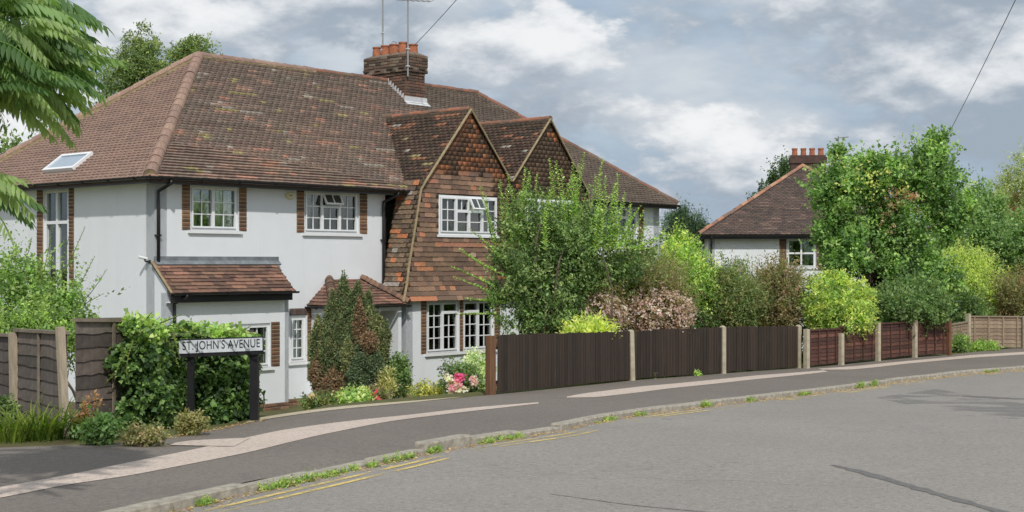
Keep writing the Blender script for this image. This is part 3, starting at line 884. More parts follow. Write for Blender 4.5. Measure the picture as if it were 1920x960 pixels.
# side wall above the lean-to eaves follows its slope
slab(mb, [Vector((-0.001, 0, 2.46)), Vector((-0.001, 0, 3.0)), Vector((-0.001, -0.42, 2.62)), Vector((-0.001, -0.42, 2.46))], -X, 0.1)
slab(mb, [Vector((xe, -0.42, 2.46)), Vector((xe, -0.42, 2.62)), Vector((xe, 0, 3.0)), Vector((xe, 0, 2.46))], X, 0.1)
mb.build('extension_wall', M['render'], house)
window(house, OE, X, Z, -Y, *WE, [(0, 0.46, 0, 1, 2, 3, False), (0.46, 1, 0, 1, 2, 3, False)], curtains=((0.5, 0.75), (0.9, 1)))
# exposed brick beside the windows
for (w_, pl_, pa, pb) in ((W1, 0, 341, 356), (W1, 0, 448, 462), (W2, 0, 556, 570), (W2, 0, 674, 688), (WE, -0.42, 413, 429), (WE, -0.42, 508, 524), (WG1, GY0, 789, 799), (WG1, GY0, 861.6, 867.4), (WG2, GY0, 926.6, 937), (WR, 0, 1197, 1206), (WR, 0, 1124, 1134)):
    quoin(house, Vector((0, pl_, 0)), X, Z, -Y, S(pa, pl_), S(pb, pl_), w_[2] + 0.01, min(w_[3] + 0.02, wz1 - 0.02))
for pa, pb in ((139, 130), (81, 70)):
    quoin(house, O0, -Y, Z, -X, -SL(pb), -SL(pa), WS[2], wz1 - 0.02)
quoin(house, O0, X, Z, -Y, WN_[0] - 0.02, WN_[1] + 0.02, WN_[3] + 0.01, WN_[3] + 0.16, pal=[sr(98, 84, 80), sr(88, 74, 70)], back=M['mortar_dark'], pitch=0.15, wide=0.08)
quoin(house, O0, X, Z, -Y, WN_[1] + 0.03, WN_[1] + 0.14, 0.5, WN_[3] + 0.16)

# ---- main roof
roof = MB()
apexL, apexR = Vector((HD / 2, HD / 2, ZR)), Vector((HL - HD / 2, HD / 2, ZR))
e0, e1, e2, e3 = Vector((-OV, -OV, ZE)), Vector((HL + OV, -OV, ZE)), Vector((HL + OV, HD + OV, ZE)), Vector((-OV, HD + OV, ZE))
dn = Vector((0, 0, 0.03))
roof.add([p - dn for p in (e0, e1, e2, e3, apexL, apexR)] + [p - dn * 3 for p in (e0, e1, e2, e3)], [(0, 1, 5, 4), (3, 0, 4), (1, 2, 5), (2, 3, 4, 5), (6, 9, 8, 7), (0, 6, 7, 1), (1, 7, 8, 2), (2, 8, 9, 3), (3, 9, 6, 0)])
roof = roof.build('roof', M['beam'], house)
cp = 1 / math.hypot(1, KP); sp = KP * cp
LS = (HD / 2 + OV) / cp
Vf, Nf = Vector((0, cp, sp)), Vector((0, -sp, cp))
poly = [(-OV, -0.03), (HL + OV, -0.03), (HL - HD / 2, LS), (HD / 2, LS)]
fld = tile_field(poly, 0.168, 0.103, c_front, streak=0.38)
emit_tiles(roof, fld, Vector((0, -OV, ZE)), X, Vf, Nf, 0.103, M['tile_old'], thick=0.048, pick=lambda t: t[0] < 6.0 and t[2] < 1.2, key=lambda t: t[2] * 2 + t[0] * 0.4, name='roof_tile')
Vl, Nl = Vector((cp, 0, sp)), Vector((-sp, 0, cp))
SKU, SKV = (-SL(128), 0), None
sky_u0, sky_u1, sky_v0, sky_v1 = -4.05, -2.85, 0.42, 1.02
fld = tile_field([(OV, -0.03), (-HD / 2, LS), (-HD - OV, -0.03)], 0.168, 0.103, c_new, holes=[(sky_u0, sky_u1, sky_v0, sky_v1)])
emit_tiles(roof, fld, Vector((-OV, 0, ZE)), -Y, Vl, Nl, 0.103, M['tile'], name='roof_tile', rest='roof_tiles')
fld = tile_field([(-OV, -0.03), (HD + OV, -0.03), (HD / 2, LS)], 0.168, 0.103, c_dark)
emit_tiles(roof, fld, Vector((HL + OV, 0, ZE)), Y, Vector((-cp, 0, sp)), Vector((sp, 0, cp)), 0.103, M['tile_old'])
# skylight in the hip
OS = Vector((-OV, 0, ZE))
sk = MB()
fr_ = 0.07
for (u, v) in (((sky_u0, sky_u0 + fr_), (sky_v0, sky_v1)), ((sky_u1 - fr_, sky_u1), (sky_v0, sky_v1)), ((sky_u0 + fr_, sky_u1 - fr_), (sky_v0, sky_v0 + fr_)), ((sky_u0 + fr_, sky_u1 - fr_), (sky_v1 - fr_, sky_v1))):
    sk.fbox(OS, -Y, Vl, Nl, u, v, (-0.02, 0.085))
sko = sk.build('skylight', M['pvc'], roof)
M['roofglass'] = mat('skylight_glass', sr(150, 165, 180), rough=0.08, var=0.05, bmp=0, spec=0.8)
# ridge and hip tiles: half rounds laid one after another
def half_round(Lh, r0, r1, c, m, smooth=True):
    mb = MB(); n = 10
    for xx, rr in ((0, r0), (Lh, r1)):
        for k in range(n + 1):
            a = math.pi * k / n
            mb.v.append((xx, rr * math.cos(a), rr * math.sin(a) * 0.95)); mb.c.append(c)
        for k in range(n + 1):
            a = math.pi * (n - k) / n
            mb.v.append((xx, (rr - 0.018) * math.cos(a), (rr - 0.018) * math.sin(a) * 0.95)); mb.c.append(c)
    q = 2 * (n + 1)
    mb.f += [(k, k + q, (k + 1) % q + q, (k + 1) % q) for k in range(q)]
    mb.f += [tuple(range(q - 1, -1, -1)), tuple(range(q, 2 * q))]
    return mb.mesh('ridge_tile', m)
_hr = {}
def run_tiles(parent, a, b, pal, step=0.32, r0=0.115, r1=0.10, name='ridge_tile', m=None, bed=None):
    a, b = Vector(a), Vector(b)
    d = (b - a); Lr = d.length; d.normalize()
    side = Z.cross(d).normalized(); up = d.cross(side)
    n = max(1, round(Lr / step)); st = Lr / n
    for i in range(n):
        c = R.choice(pal); k = (c, round(st, 3), r0)
        if k not in _hr: _hr[k] = half_round(st + 0.03, r0, r1, c, m or M['tile'])
        j = R.uniform(-0.008, 0.008)
        link(name, _hr[k], parent, frame_mx(a + d * (i * st) + up * j, d, side, up) @ Matrix.Rotation(R.uniform(-0.02, 0.02), 4, 'Z'))
    if bed:
        mbb = MB(); mbb.tube([a - up * 0.02, b - up * 0.02], r0 * 0.93, 8); mbb.build('mortar_bed', bed, parent)
newp = [sr(150, 124, 110), sr(142, 118, 106), sr(158, 132, 116)]
oldp = [sr(128, 96, 82), sr(112, 88, 77), sr(138, 98, 82), sr(120, 101, 88)]
up_ = Vector((0, 0, 0.035))
run_tiles(roof, e0 + up_ + Vector((.06, .06, 0)), apexL + up_, newp, name='hip_tile', r0=0.135, r1=0.12, bed=M['mortar'])
run_tiles(roof, e3 + up_, apexL + up_, newp, name='hip_tile', r0=0.13, r1=0.115, bed=M['mortar'])
mid = Vector((S(588, 3.7), HD / 2, ZR))
run_tiles(roof, apexL + up_, mid + up_, newp, bed=M['mortar'])
run_tiles(roof, mid + up_, apexR + up_, oldp, r0=0.1, r1=0.095, bed=M['mortar_dark'])
run_tiles(roof, e1 + up_, apexR + up_, oldp, name='hip_tile', r0=0.1, r1=0.09, bed=M['mortar_dark'])
run_tiles(roof, e2 + up_, apexR + up_, oldp, name='hip_tile', r0=0.1, r1=0.09)
mb = MB(); mb.fbox(OS, -Y, Vl, Nl, (sky_u0 + fr_, sky_u1 - fr_), (sky_v0 + fr_, sky_v1 - fr_), (-0.01, 0.06)); mb.build('pane', M['roofglass'], sko)

# ---- gables
gz0, gzk, gza, gzv = 2.18, 4.82, 6.63, 5.02
A1, A2, GC = 8.18, 11.10, 9.64
outline = [(5.98, gz0), (13.30, gz0), (12.69, gzk), (A2, gza), (GC, gzv), (A1, gza), (6.59, gzk)]
hung = MB(); slab(hung, [Vector((6.0, GY0 + 0.004, 2.2)), Vector((6.7, GY0 + 0.004, 2.2)), Vector((6.7, GY0 + 0.004, 2.3))], -Y, 0.01)
hung = hung.build('tile_hanging', M['beam'], house)
flare = lambda v: 0.012 + 0.15 * max(0.0, (2.95 - v) / 0.77) ** 2
hl = lambda w_: (w_[0] - 0.01, w_[1] + 0.01, w_[2] - 0.05, w_[3] + 0.01)
fld = tile_field(outline, 0.17, 0.112, c_hang, holes=[hl(WU1), hl(WU2)])
emit_tiles(hung, fld, OG, X, Z, -Y, 0.112, M['tile'], flare=flare, thick=0.022, pick=lambda t: t[0] < 8.9, key=lambda t: t[2], name='hanging_tile', rest='hanging_tiles')
Vs = Vector((0.61, 0, 2.64)).normalized()
for sgn, xo in ((1, 5.98), (-1, 13.30)):
    V_ = Vector((Vs.x * sgn, 0, Vs.z)); U_ = Vector((0, -sgn, 0)); N_ = U_.cross(V_)
    us = (0.0, 0.74) if sgn > 0 else (-0.74, 0.0)
    fl2 = lambda v: 0.01 + 0.09 * max(0.0, (0.6 - v) / 0.6) ** 2
    ff = tile_field([(us[0], 0), (us[1], 0), (us[1], 2.71), (us[0], 2.71)], 0.17, 0.112, lambda u, v, r: jit(pickc(r, [(0.5, sr(126, 106, 88)), (0.3, sr(100, 86, 74)), (0.12, sr(186, 120, 84)), (0.05, sr(160, 152, 142))]), 0.12, r))
    emit_tiles(hung, ff, Vector((xo, 0, gz0)), U_, V_, N_, 0.112, M['tile_old'], flare=fl2, name='hanging_tile', rest='hanging_tiles', pick=(lambda t: True) if sgn > 0 else None, limit=110)
    mb = MB(); mb.box((min(xo, xo + 0.17 * sgn) - 0.02, GY0 - 0.08, gz0 - 0.05), (max(xo, xo + 0.17 * sgn), -0.002, gz0 - 0.005)); mb.build('soffit', M['black'], house)
def yk(z): return (z - ZE) / KP - OV
groof = MB()
for (xa, za, xb, zb) in ((6.59, gzk, A1, gza), (GC, gzv, A1, gza), (GC, gzv, A2, gza), (12.69, gzk, A2, gza)):
    V_ = Vector((xb - xa, 0, zb - za)); Lg = V_.length; V_.normalize()
    N_ = Vector((-V_.z, 0, V_.x)) if V_.x > 0 else Vector((V_.z, 0, -V_.x))
    slab(groof, [Vector((xa, -0.70, za)), Vector((xb, -0.70, zb)), Vector((xb, yk(zb), zb)), Vector((xa, max(yk(za), -0.69), za))], N_, 0.06)
groof = groof.build('gable_roof', M['beam'], house)
for (xa, za, xb, zb) in ((6.59, gzk, A1, gza), (GC, gzv, A1, gza), (GC, gzv, A2, gza), (12.69, gzk, A2, gza)):
    V_ = Vector((xb - xa, 0, zb - za)); Lg = V_.length; V_.normalize()
    N_ = Vector((-V_.z, 0, V_.x)) if V_.x > 0 else Vector((V_.z, 0, -V_.x))
    U_ = V_.cross(N_); s_ = U_.y
    poly = [(s_ * -0.78, -0.02), (s_ * -0.78, Lg), (s_ * yk(zb), Lg), (s_ * (yk(za)), -0.02)]
    emit_tiles(groof, tile_field(poly, 0.168, 0.103, c_dark), Vector((xa, 0, za)), U_, V_, N_, 0.103, M['tile_old'])
for ax in (A1, A2):
    run_tiles(groof, (ax, -0.78, gza + 0.02), (ax, yk(gza), gza + 0.02), [sr(158, 108, 86), sr(140, 102, 84), sr(120, 98, 84)], r0=0.09, r1=0.085, bed=M['mortar_dark'])
# mortared verges
def verge(pts, r=0.026):
    mb = MB(); mb.tube(pts, r, 6); mb.build('verge', M['mortar'], groof)
yv = -0.79
low = [(5.90, GY0 - 0.17, gz0 - 0.01), (6.08, GY0 - 0.09, 2.55), (6.18, GY0 - 0.055, 2.95), (6.57, GY0 - 0.05, 4.7), (6.66, yv, gzk + 0.06)]
verge(low + [(A1, yv, gza + 0.02)], 0.03)
verge([(A1, yv, gza + 0.02), (GC - 0.02, yv, gzv + 0.0)])
verge([(GC + 0.02, yv, gzv), (A2, yv, gza + 0.02)])
verge([(2 * GC - x_, y_, z_) for x_, y_, z_ in reversed(low)][::-1] + [(A2, yv, gza + 0.02)])

# ---- rainwater goods
def gutter(a, b, out_, parent=house, r=0.058):
    a, b, out_ = Vector(a), Vector(b), Vector(out_)
    mb = MB(); n = 8
    ring = [(-math.cos(math.pi * k / n) * r, -math.sin(math.pi * k / n) * r) for k in range(n + 1)] + [(math.cos(math.pi * k / n) * (r - .008), -math.sin(math.pi * k / n) * (r - .008)) for k in range(n + 1)]
    q = len(ring)
    for p in (a, b): mb.v += [tuple(p + out_ * c_[0] + Z * c_[1]) for c_ in ring]; mb.c += [(0, 0, 0)] * q
    mb.f += [(k, (k + 1) % q, (k + 1) % q + q, k + q) for k in range(q)] + [tuple(range(q)), tuple(range(2 * q - 1, q - 1, -1))]
    Lg = (b - a).length; d = (b - a).normalized()
    g = mb.build('gutter', M['black'], parent)
    t = 0.35
    while t < Lg:
        bb = MB(); 
        pts = [a + d * t + out_ * (-math.cos(math.pi * k / n) * (r + .007)) - Z * math.sin(math.pi * k / n) * (r + .007) for k in range(n + 1)]
        bb.tube(pts, 0.013, 5); bb.build('gutter_bracket', M['black'], g)
        t += 0.92
    return g
def fascia(a, b, out_, z0, z1, parent=house, m='black', th=0.02):
    a, b, out_ = Vector(a), Vector(b), Vector(out_)
    mb = MB(); d = (b - a).normalized()
    mb.fbox(a, d, Z, out_, (0, (b - a).length), (z0, z1), (0, th)); return mb.build('fascia', M[m], parent)
gy = -OV - 0.03
fascia((-OV + 0.02, -OV + 0.04, 0), (6.5, -OV + 0.04, 0), -Y, 4.57, 4.665)
fascia((12.8, -OV + 0.04, 0), (HL + OV - 0.02, -OV + 0.04, 0), -Y, 4.57, 4.665)
fascia((-OV + 0.04, HD + OV, 0), (-OV + 0.04, -OV + 0.02, 0), -X, 4.57, 4.665)
gutter((-OV - 0.09, gy, 4.70), (6.52, gy, 4.69), -Y)
gutter((12.78, gy, 4.70), (HL + OV + 0.09, gy, 4.69), -Y)
gutter((gy, HD + OV, 4.70), (gy, -OV - 0.09, 4.70), -X)
mb = MB(); mb.box((-OV + 0.04, -OV + 0.045, 4.60), (HL + OV - 0.04, 0.0, 4.635)); mb.box((-OV + 0.045, 0.001, 4.60), (0, HD + OV, 4.635)); mb.build('soffit', M['pvc'], house)
def pipe(pts, r=0.034, parent=house):
    mb = MB(); mb.tube(pts, r, 10); p = mb.build('downpipe', M['black'], parent, smooth=True)
    for (za) in np.arange(0.8, 20, 1.25):
        if len(pts) > 3 and pts[-1][2] < pts[3][2] - za:
            bb = MB(); x_, y_, z_ = pts[-1]; zc = pts[3][2] - za
            bb.box((x_ - 0.055, y_ - 0.03, zc), (x_ + 0.055, y_ + 0.055, zc + 0.035)); bb.build('pipe_clip', M['black'], p)
x1 = S(297, -0.05)
pipe([(x1 + 0.06, gy, 4.66), (x1 + 0.06, gy, 4.58), (x1, -0.05, 4.44), (x1, -0.05, 4.36), (x1, -0.05, 3.06)])
x2 = S(719, -0.05)
pipe([(x2 + 0.14, gy, 4.66), (x2 + 0.14, gy, 4.58), (x2, -0.05, 4.42), (x2, -0.05, 4.34), (x2, -0.05, 0.1)])
x3 = S(327, -0.47)
pipe([(x3 + 0.13, -0.70, 2.44), (x3 + 0.13, -0.70, 2.38), (x3, -0.47, 2.26), (x3, -0.47, 2.2), (x3, -0.47, 0.1)])

# ---- lean-to over the ground floor window
xr = S(553, -0.66)
lt = MB(); Pl = [Vector((-0.06, -0.66, 2.46)), Vector((xr, -0.66, 2.46)), Vector((xr, 0, 3.06)), Vector((-0.06, 0, 3.06))]
Vn = Vector((0, 0.66, 0.60)); Ln = Vn.length; Vn.normalize(); Nn = Vector((0, -Vn.z, Vn.y))
slab(lt, Pl, Nn, 0.05); lt = lt.build('lean_to_roof', M['beam'], house)
emit_tiles(lt, tile_field([(-0.06, -0.02), (xr, -0.02), (xr, Ln - 0.06), (-0.06, Ln - 0.06)], 0.168, 0.102, c_lean), Vector((0, -0.66, 2.46)), X, Vn, Nn, 0.102, M['tile'], pick=lambda t: True, limit=290, name='roof_tile')
mb = MB(); mb.box((-0.02, -0.03, 3.06), (S(521, 0), -0.002, 3.17)); mb.fbox(Vector((-0.02, 0, 3.075)), X, Vn, Nn, (0, S(521, 0) + 0.02), (-0.13, -0.02), (0.005, 0.035)); mb.build('flashing', M['lead'], lt)
fascia((-0.05, -0.60, 0), (xr - 0.03, -0.60, 0), -Y, 2.27, 2.44, lt)
gutter((-0.03, -0.70, 2.46), (xr + 0.06, -0.70, 2.455), -Y, lt, 0.045)
mb = MB(); mb.box((-0.04, -0.6, 2.27), (xr - 0.04, -0.42, 2.29)); mb.build('soffit', M['pvc'], lt)
mb = MB(); mb.tube([(-0.065, -0.67, 2.46), (-0.065, 0.0, 3.07)], 0.025, 6); mb.build('verge', M['mortar'], lt)

# ---- porch with hipped tile roof
xa, xb = S(576, 0), S(716, 0)
pz0, pz1, pp, pi = 2.12, 2.66, 0.86, 0.62
pr = MB()
q = [Vector((xa, -pp, pz0)), Vector((xb, -pp, pz0)), Vector((xb, 0, pz0)), Vector((xa, 0, pz0)), Vector((xa + pi, 0, pz1)), Vector((xb - pi, 0, pz1))]
pr.add(q, [(0, 1, 5, 4), (3, 0, 4), (1, 2, 5), (0, 3, 2, 1)]); pr = pr.build('porch_roof', M['beam'], house)
V_ = Vector((0, pp, pz1 - pz0)); Lp = V_.length; V_.normalize(); N_ = Vector((0, -V_.z, V_.y))
emit_tiles(pr, tile_field([(xa, 0), (xb, 0), (xb - pi, Lp), (xa + pi, Lp)], 0.168, 0.105, c_lean), Vector((0, -pp, pz0)), X, V_, N_, 0.105, M['tile'], pick=lambda t: True, name='roof_tile')
V_ = Vector((pi, 0, pz1 - pz0)); Lp2 = V_.length; V_.normalize(); N_ = Vector((-V_.z, 0, V_.x))
emit_tiles(pr, tile_field([(0, 0), (pp, 0), (0, Lp2)], 0.168, 0.105, c_lean), Vector((xa, 0, pz0)), -Y, V_, N_, 0.105, M['tile'], pick=lambda t: True, name='roof_tile')
V_ = Vector((-pi, 0, pz1 - pz0)).normalized()
emit_tiles(pr, tile_field([(-pp, 0), (0, 0), (0, Lp2)], 0.168, 0.105, c_lean), Vector((xb, 0, pz0)), Y, V_, Vector((V_.z, 0, -V_.x)), 0.105, M['tile'])
bon = [sr(120, 96, 82), sr(134, 104, 86), sr(104, 84, 74)]
run_tiles(pr, q[0] + up_, q[4] + up_, bon, step=0.11, r0=0.105, r1=0.085, name='bonnet_tile')
run_tiles(pr, q[1] + up_, q[5] + up_, bon, step=0.11, r0=0.105, r1=0.085, name='bonnet_tile')
gutter((xa - 0.04, -0.0, 2.10), (xa - 0.04, -pp - 0.04, 2.10), -X, pr, 0.04)
gutter((xa - 0.04, -pp - 0.04, 2.10), (xb + 0.04, -pp - 0.04, 2.10), -Y, pr, 0.04)
mb = MB(); mb.box((xa + 0.1, -0.74, 0.0), (xa + 0.2, -0.001, 2.1)); mb.box((xb - 0.2, -0.74, 0.0), (xb - 0.1, -0.001, 2.1)); mb.box((xa + 0.2, -0.72, 1.98), (xb - 0.2, -0.64, 2.1)); mb.build('porch_wall', M['render'], house)
dr = MB(); dr.box((xa + 0.45, -0.06, 0.1), (xb - 0.45, -0.004, 2.0)); dr = dr.build('door', M['door'], house)
mb = MB(); mb.lathe((xb - 0.55, -0.1, 1.05), [(0.0, 0), (0.03, 0.01), (0.03, 0.05), (0.0, 0.06)], 8); mb.build('handle', M['metal'], dr)

# ---- chimney
cx0, cx1, cy0, cy1 = 9.70, 10.36, 2.95, 4.45
cb_, ch_, ct_ = 6.6, 7.96, 8.53
ck = MB(); ck.box((cx0, cy0, cb_), (cx1, cy1, ct_ - 0.02)); ck.box((cx0 - 0.06, cy0 - 0.06, ch_ + 0.08), (cx1 + 0.06, cy1 + 0.06, ct_ - 0.02))
ck.hexa([(cx0 - .05, cy0 - .05, ct_ - .019), (cx1 + .05, cy0 - .05, ct_ - .019), (cx1 + .05, cy1 + .05, ct_ - .019), (cx0 - .05, cy1 + .05, ct_ - .019), (cx0 + .12, cy0 + .12, ct_ + .07), (cx1 - .12, cy0 + .12, ct_ + .07), (cx1 - .12, cy1 - .12, ct_ + .07), (cx0 + .12, cy1 - .12, ct_ + .07)])
ck = ck.build('chimney_stack', M['mortar_dark'], house)
cpal = [sr(112, 86, 74), sr(96, 78, 68), sr(124, 92, 78), sr(108, 92, 82), sr(90, 76, 68)]
hpal = [sr(104, 88, 76), sr(90, 76, 66), sr(116, 92, 78), sr(128, 116, 100), sr(80, 68, 60)]
def course(z, off, pal, i, tooth=False):
    for (O, U, N, Lc) in ((Vector((cx0 - off, cy0 - off, z)), X, -Y, cx1 - cx0 + 2 * off), (Vector((cx0 - off, cy1 + off, z)), -Y, -X, cy1 - cy0 + 2 * off)):
        a = -0.11 if i % 2 else 0.0
        while a < Lc - 0.02:
            u0, u1 = max(a, 0.0), min(a + 0.215, Lc)
            if u1 - u0 > 0.03 and not (tooth and int(round(a / 0.225)) % 2):
                brick_obj(ck, O + U * ((u0 + u1) / 2) + N * R.uniform(0, 0.006), U, Z, N, u1 - u0, 0.064, 0.02 if not tooth else 0.045, R.choice(pal))
            a += 0.225
z_ = 6.75; i_ = 0
while z_ < ch_: course(z_ + 0.04, 0, cpal, i_); z_ += 0.075; i_ += 1
course(ch_ + 0.035, 0.02, hpal, 0)
z_ = ch_ + 0.09
course(z_ + 0.03, 0.06, hpal, 1); course(z_ + 0.105, 0.06, hpal, 0, True)
z_ += 0.15
while z_ < ct_ - 0.05: course(z_ + 0.035, 0.06, hpal, i_); z_ += 0.075; i_ += 1
for (x_, y_, hh, r_) in ((9.86, 4.25, 0.26, 0.105), (9.86, 3.92, 0.27, 0.11), (9.86, 3.58, 0.27, 0.12), (9.86, 3.24, 0.29, 0.11), (10.2, 3.2, 0.27, 0.115), (10.2, 3.6, 0.26, 0.11), (10.2, 4.0, 0.26, 0.11)):
    mb = MB(); mb.lathe((x_, y_, ct_ + 0.03), [(r_ * 1.12, 0), (r_ * 1.1, 0.05), (r_ * 0.95, hh * 0.75), (r_ * 0.98, hh * 0.86), (r_ * 1.1, hh * 0.88), (r_ * 1.1, hh), (r_ * 0.85, hh), (r_ * 0.8, hh * 0.5)], 16)
    p_ = mb.build('chimney_pot', M['pot'], ck, smooth=False)
    if abs(y_ - 3.58) < 0.01:
        mb = MB(); mb.tube([(x_ - 0.09, y_, ct_ + 0.03 + hh), (x_ - 0.07, y_, ct_ + 0.1 + hh), (x_ + 0.07, y_, ct_ + 0.1 + hh), (x_ + 0.09, y_, ct_ + 0.03 + hh)], 0.012, 6); mb.build('pot_guard', M['metal'], ck)
zf = lambda y_: ZE + (y_ + OV) * KP
mb = MB()
slab(mb, [Vector((cx0 - 0.08, cy0 - 0.03, zf(cy0) + 0.0)), Vector((cx1 + 0.08, cy0 - 0.03, zf(cy0))), Vector((cx1 + 0.08, cy0 - 0.03, zf(cy0) + 0.16)), Vector((cx0 - 0.08, cy0 - 0.03, zf(cy0) + 0.16))], -Y, 0.02)
mb.fbox(Vector((cx0 - 0.1, cy0, zf(cy0))), X, Vf, Nf, (0, cx1 - cx0 + 0.2), (-0.16, 0.0), (0.03, 0.045)); mb.build('flashing', M['zinc'], ck)
ns = 8
for i in range(ns):
    ya = cy0 - 0.02 + i * (HD / 2 - cy0) / ns; yb = ya + (HD / 2 - cy0) / ns
    mb = MB(); slab(mb, [Vector((cx0 - 0.028, yb + 0.06, zf(yb) - 0.01)), Vector((cx0 - 0.028, ya, zf(ya) - 0.01)), Vector((cx0 - 0.028, ya, zf(ya) + 0.19)), Vector((cx0 - 0.028, ya + 0.03, zf(ya) + 0.19))], -X, 0.006); mb.build('stepped_flashing', M['zinc'], ck)

def hpt(x, y, z):
    """a house point in the world"""
    return Vector((CX + fx * x - fy * y, CY + fy * x + fx * y, HB + z))
# things fixed to the house
def thing_mesh(o, label, cat, group=None): return tag(o, label, cat, group)
t = empty('security_camera', hpt(0, 0.16, 3.06), math.atan2(fy, fx), 'white bullet security camera on the side wall beside the lean-to', 'camera')
mb = MB(); mb.tube([(0, 0, 0), (-0.1, 0.0, 0.01), (-0.12, 0.0, 0.05)], 0.016, 8); mb.box((-0.012, -0.035, -0.035), (-0.001, 0.035, 0.035)); mb.build('bracket', M['black'], t)
mb = MB(); mb.tube([(-0.05, 0.02, 0.06), (-0.22, 0.06, 0.10)], [0.028, 0.03], 12); mb.build('housing', M['pvc'], t)
xal = S(543, 0)
t = empty('alarm_box', hpt(xal, 0, ZL(367, xal, 0)), math.atan2(fy, fx), 'pale oval alarm box under the eaves between the two upper windows', 'alarm')
M['alarm'] = mat('alarm_plastic', sr(214, 206, 160), rough=0.5, var=0.1, bmp=0)
mb = MB(); n = 20
for d_, s_ in ((0, 1.0), (-0.05, 1.0), (-0.08, 0.75)):
    mb.v += [(0.125 * s_ * math.cos(2 * math.pi * k / n), d_, 0.075 * s_ * math.sin(2 * math.pi * k / n)) for k in range(n)]; mb.c += [(0, 0, 0)] * n
for l in range(2): mb.f += [(l * n + k, l * n + (k + 1) % n, l * n + n + (k + 1) % n, l * n + n + k) for k in range(n)]
mb.f.append(tuple(range(2 * n, 3 * n))); mb.build('cover', M['alarm'], t)
mb = MB(); mb.box((-0.07, -0.084, -0.02), (0.02, -0.078, 0.02)); mb.build('panel', M['metal'], t)
# aerials and wires
def aerial(name, x, y, z0, z1, label, yagi):
    t = empty(name, hpt(x, y, z0), math.atan2(fy, fx), label, 'aerial')
    mb = MB(); mb.tube([(0, 0, 0), (0, 0, z1 - z0)], 0.022, 8); mb.build('mast', M['metal'], t)
    mb = MB(); mb.box((-0.05, -0.03, 0.25), (0.05, 0.03, 0.28)); mb.box((-0.05, -0.03, 0.7), (0.05, 0.03, 0.73)); mb.build('clamp', M['zinc'], t)
    if yagi:
        b_ = Vector((0.9, -0.25, 0.06)); o_ = Vector((-0.25, 0.05, yagi - z0))
        mb = MB(); mb.tube([o_, o_ + b_], 0.012, 6); bo = mb.build('boom', M['metal'], t)
        for k in range(7):
            c_ = o_ + b_ * (k / 6.0); mb = MB(); mb.tube([c_ - Vector((0.04, 0.15, 0)), c_ + Vector((0.04, 0.15, 0))], 0.006, 5); mb.build('element', M['metal'], bo)
aerial('aerial_mast', 9.80, 3.95, 8.45, 11.2, 'plain dark aerial mast behind the pots of the near chimney', None)
aerial('tv_aerial', 9.66, 2.85, 7.9, 10.9, 'television aerial on a pale mast strapped to the near chimney corner', ZL(2, 9.66, 2.85))
M['wire'] = mat('wire', sr(140, 144, 148), rough=0.7, var=0.05, bmp=0)
def wire(a, b, sag, label, r=0.009):
    a, b = Vector(a), Vector(b); mb = MB()
    mb.tube([a.lerp(b, i / 24) - Z * sag * 4 * (i / 24) * (1 - i / 24) for i in range(25)], r, 6)
    o = mb.mesh('overhead_wire', M['wire'], True)
    return tag(link('overhead_wire', o), label, 'wire', 'overhead telephone wires')
wire(hpt(10.0, 3.0, ct_ + 0.2), at(1120, -330, 24), 0.15, 'thin telephone wire rising to the right from the near chimney')
wire(at(1752, 300, 47), at(1990, -180, 22), 0.1, 'thin telephone wire slanting down the sky into the tall tree')

# ------------------------------------------------------------------ second house, down the street
HX, HY, HB2, HR = 12.37, 59.0, -1.9, math.radians(-6.2)
far = empty('detached_house', (HX, HY, HB2), HR, 'white house with dark hipped roof and four orange chimney pots beyond the shrubs', 'house')
hh_ = 4.5; ze2 = 2.75 - HB2; zr2 = 5.72 - HB2
mb = MB()
wv = [(-0.55, 0.53)]
HO = Vector((0, -hh_ + 0.4, 0))
wfar = (-1.02, 0.10, ze2 - 1.32, ze2 - 0.16)
panel(mb, HO, X, Z, -Y, -hh_ + 0.4, hh_ - 0.4, 0, ze2 - 0.05, [wfar], 0.25)
panel(mb, Vector((-hh_ + 0.4, 0, 0)), -Y, Z, -X, -6.0, hh_ - 0.4, 0, ze2 - 0.05, [], 0.25)
panel(mb, Vector((hh_ - 0.4, 0, 0)), Y, Z, X, -hh_ + 0.4, 6.0, 0, ze2 - 0.05, [], 0.25)
panel(mb, Vector((0, 6.0, 0)), -X, Z, Y, -hh_ + 0.4, hh_ - 0.4, 0, ze2 - 0.05, [], 0.25)
mb.build('wall', M['render'], far)
mb = MB(); mb.box((-hh_ + .7, -hh_ + .8, 2.4), (hh_ - .7, 5.7, 2.5)); mb.box((-hh_ + .7, -1.6, 2.5), (hh_ - .7, -1.5, ze2 - .1)); mb.build('floor', M['beam'], far)
window(far, HO, X, Z, -Y, *wfar, [(0, 0.5, 0, 0.5, 1, 1, False), (0, 0.5, 0.5, 1, 1, 1, False), (0.5, 1, 0, 0.5, 1, 1, False), (0.5, 1, 0.5, 1, 1, 1, False)], curtains=((0, 0.2), (0.6, 0.8)))
for a, b in ((wfar[0] - 0.3, wfar[0] - 0.02), (wfar[1] + 0.02, wfar[1] + 0.3)):
    quoin(far, HO, X, Z, -Y, a, b, wfar[2] - 0.1, ze2 - 0.1, back=M['mortar_dark'])
fr = MB(); ea = [Vector((-hh_, -hh_, ze2)), Vector((hh_, -hh_, ze2)), Vector((hh_, 6.4, ze2)), Vector((-hh_, 6.4, ze2))]; ap = Vector((0, 0, zr2)); ap2 = Vector((0, 2.4, zr2))
fr.add([p - Z * 0.04 for p in ea + [ap, ap2]], [(0, 1, 4), (1, 2, 5, 4), (2, 3, 5), (3, 0, 4, 5), (3, 2, 1, 0)]); fr = fr.build('roof', M['beam'], far)
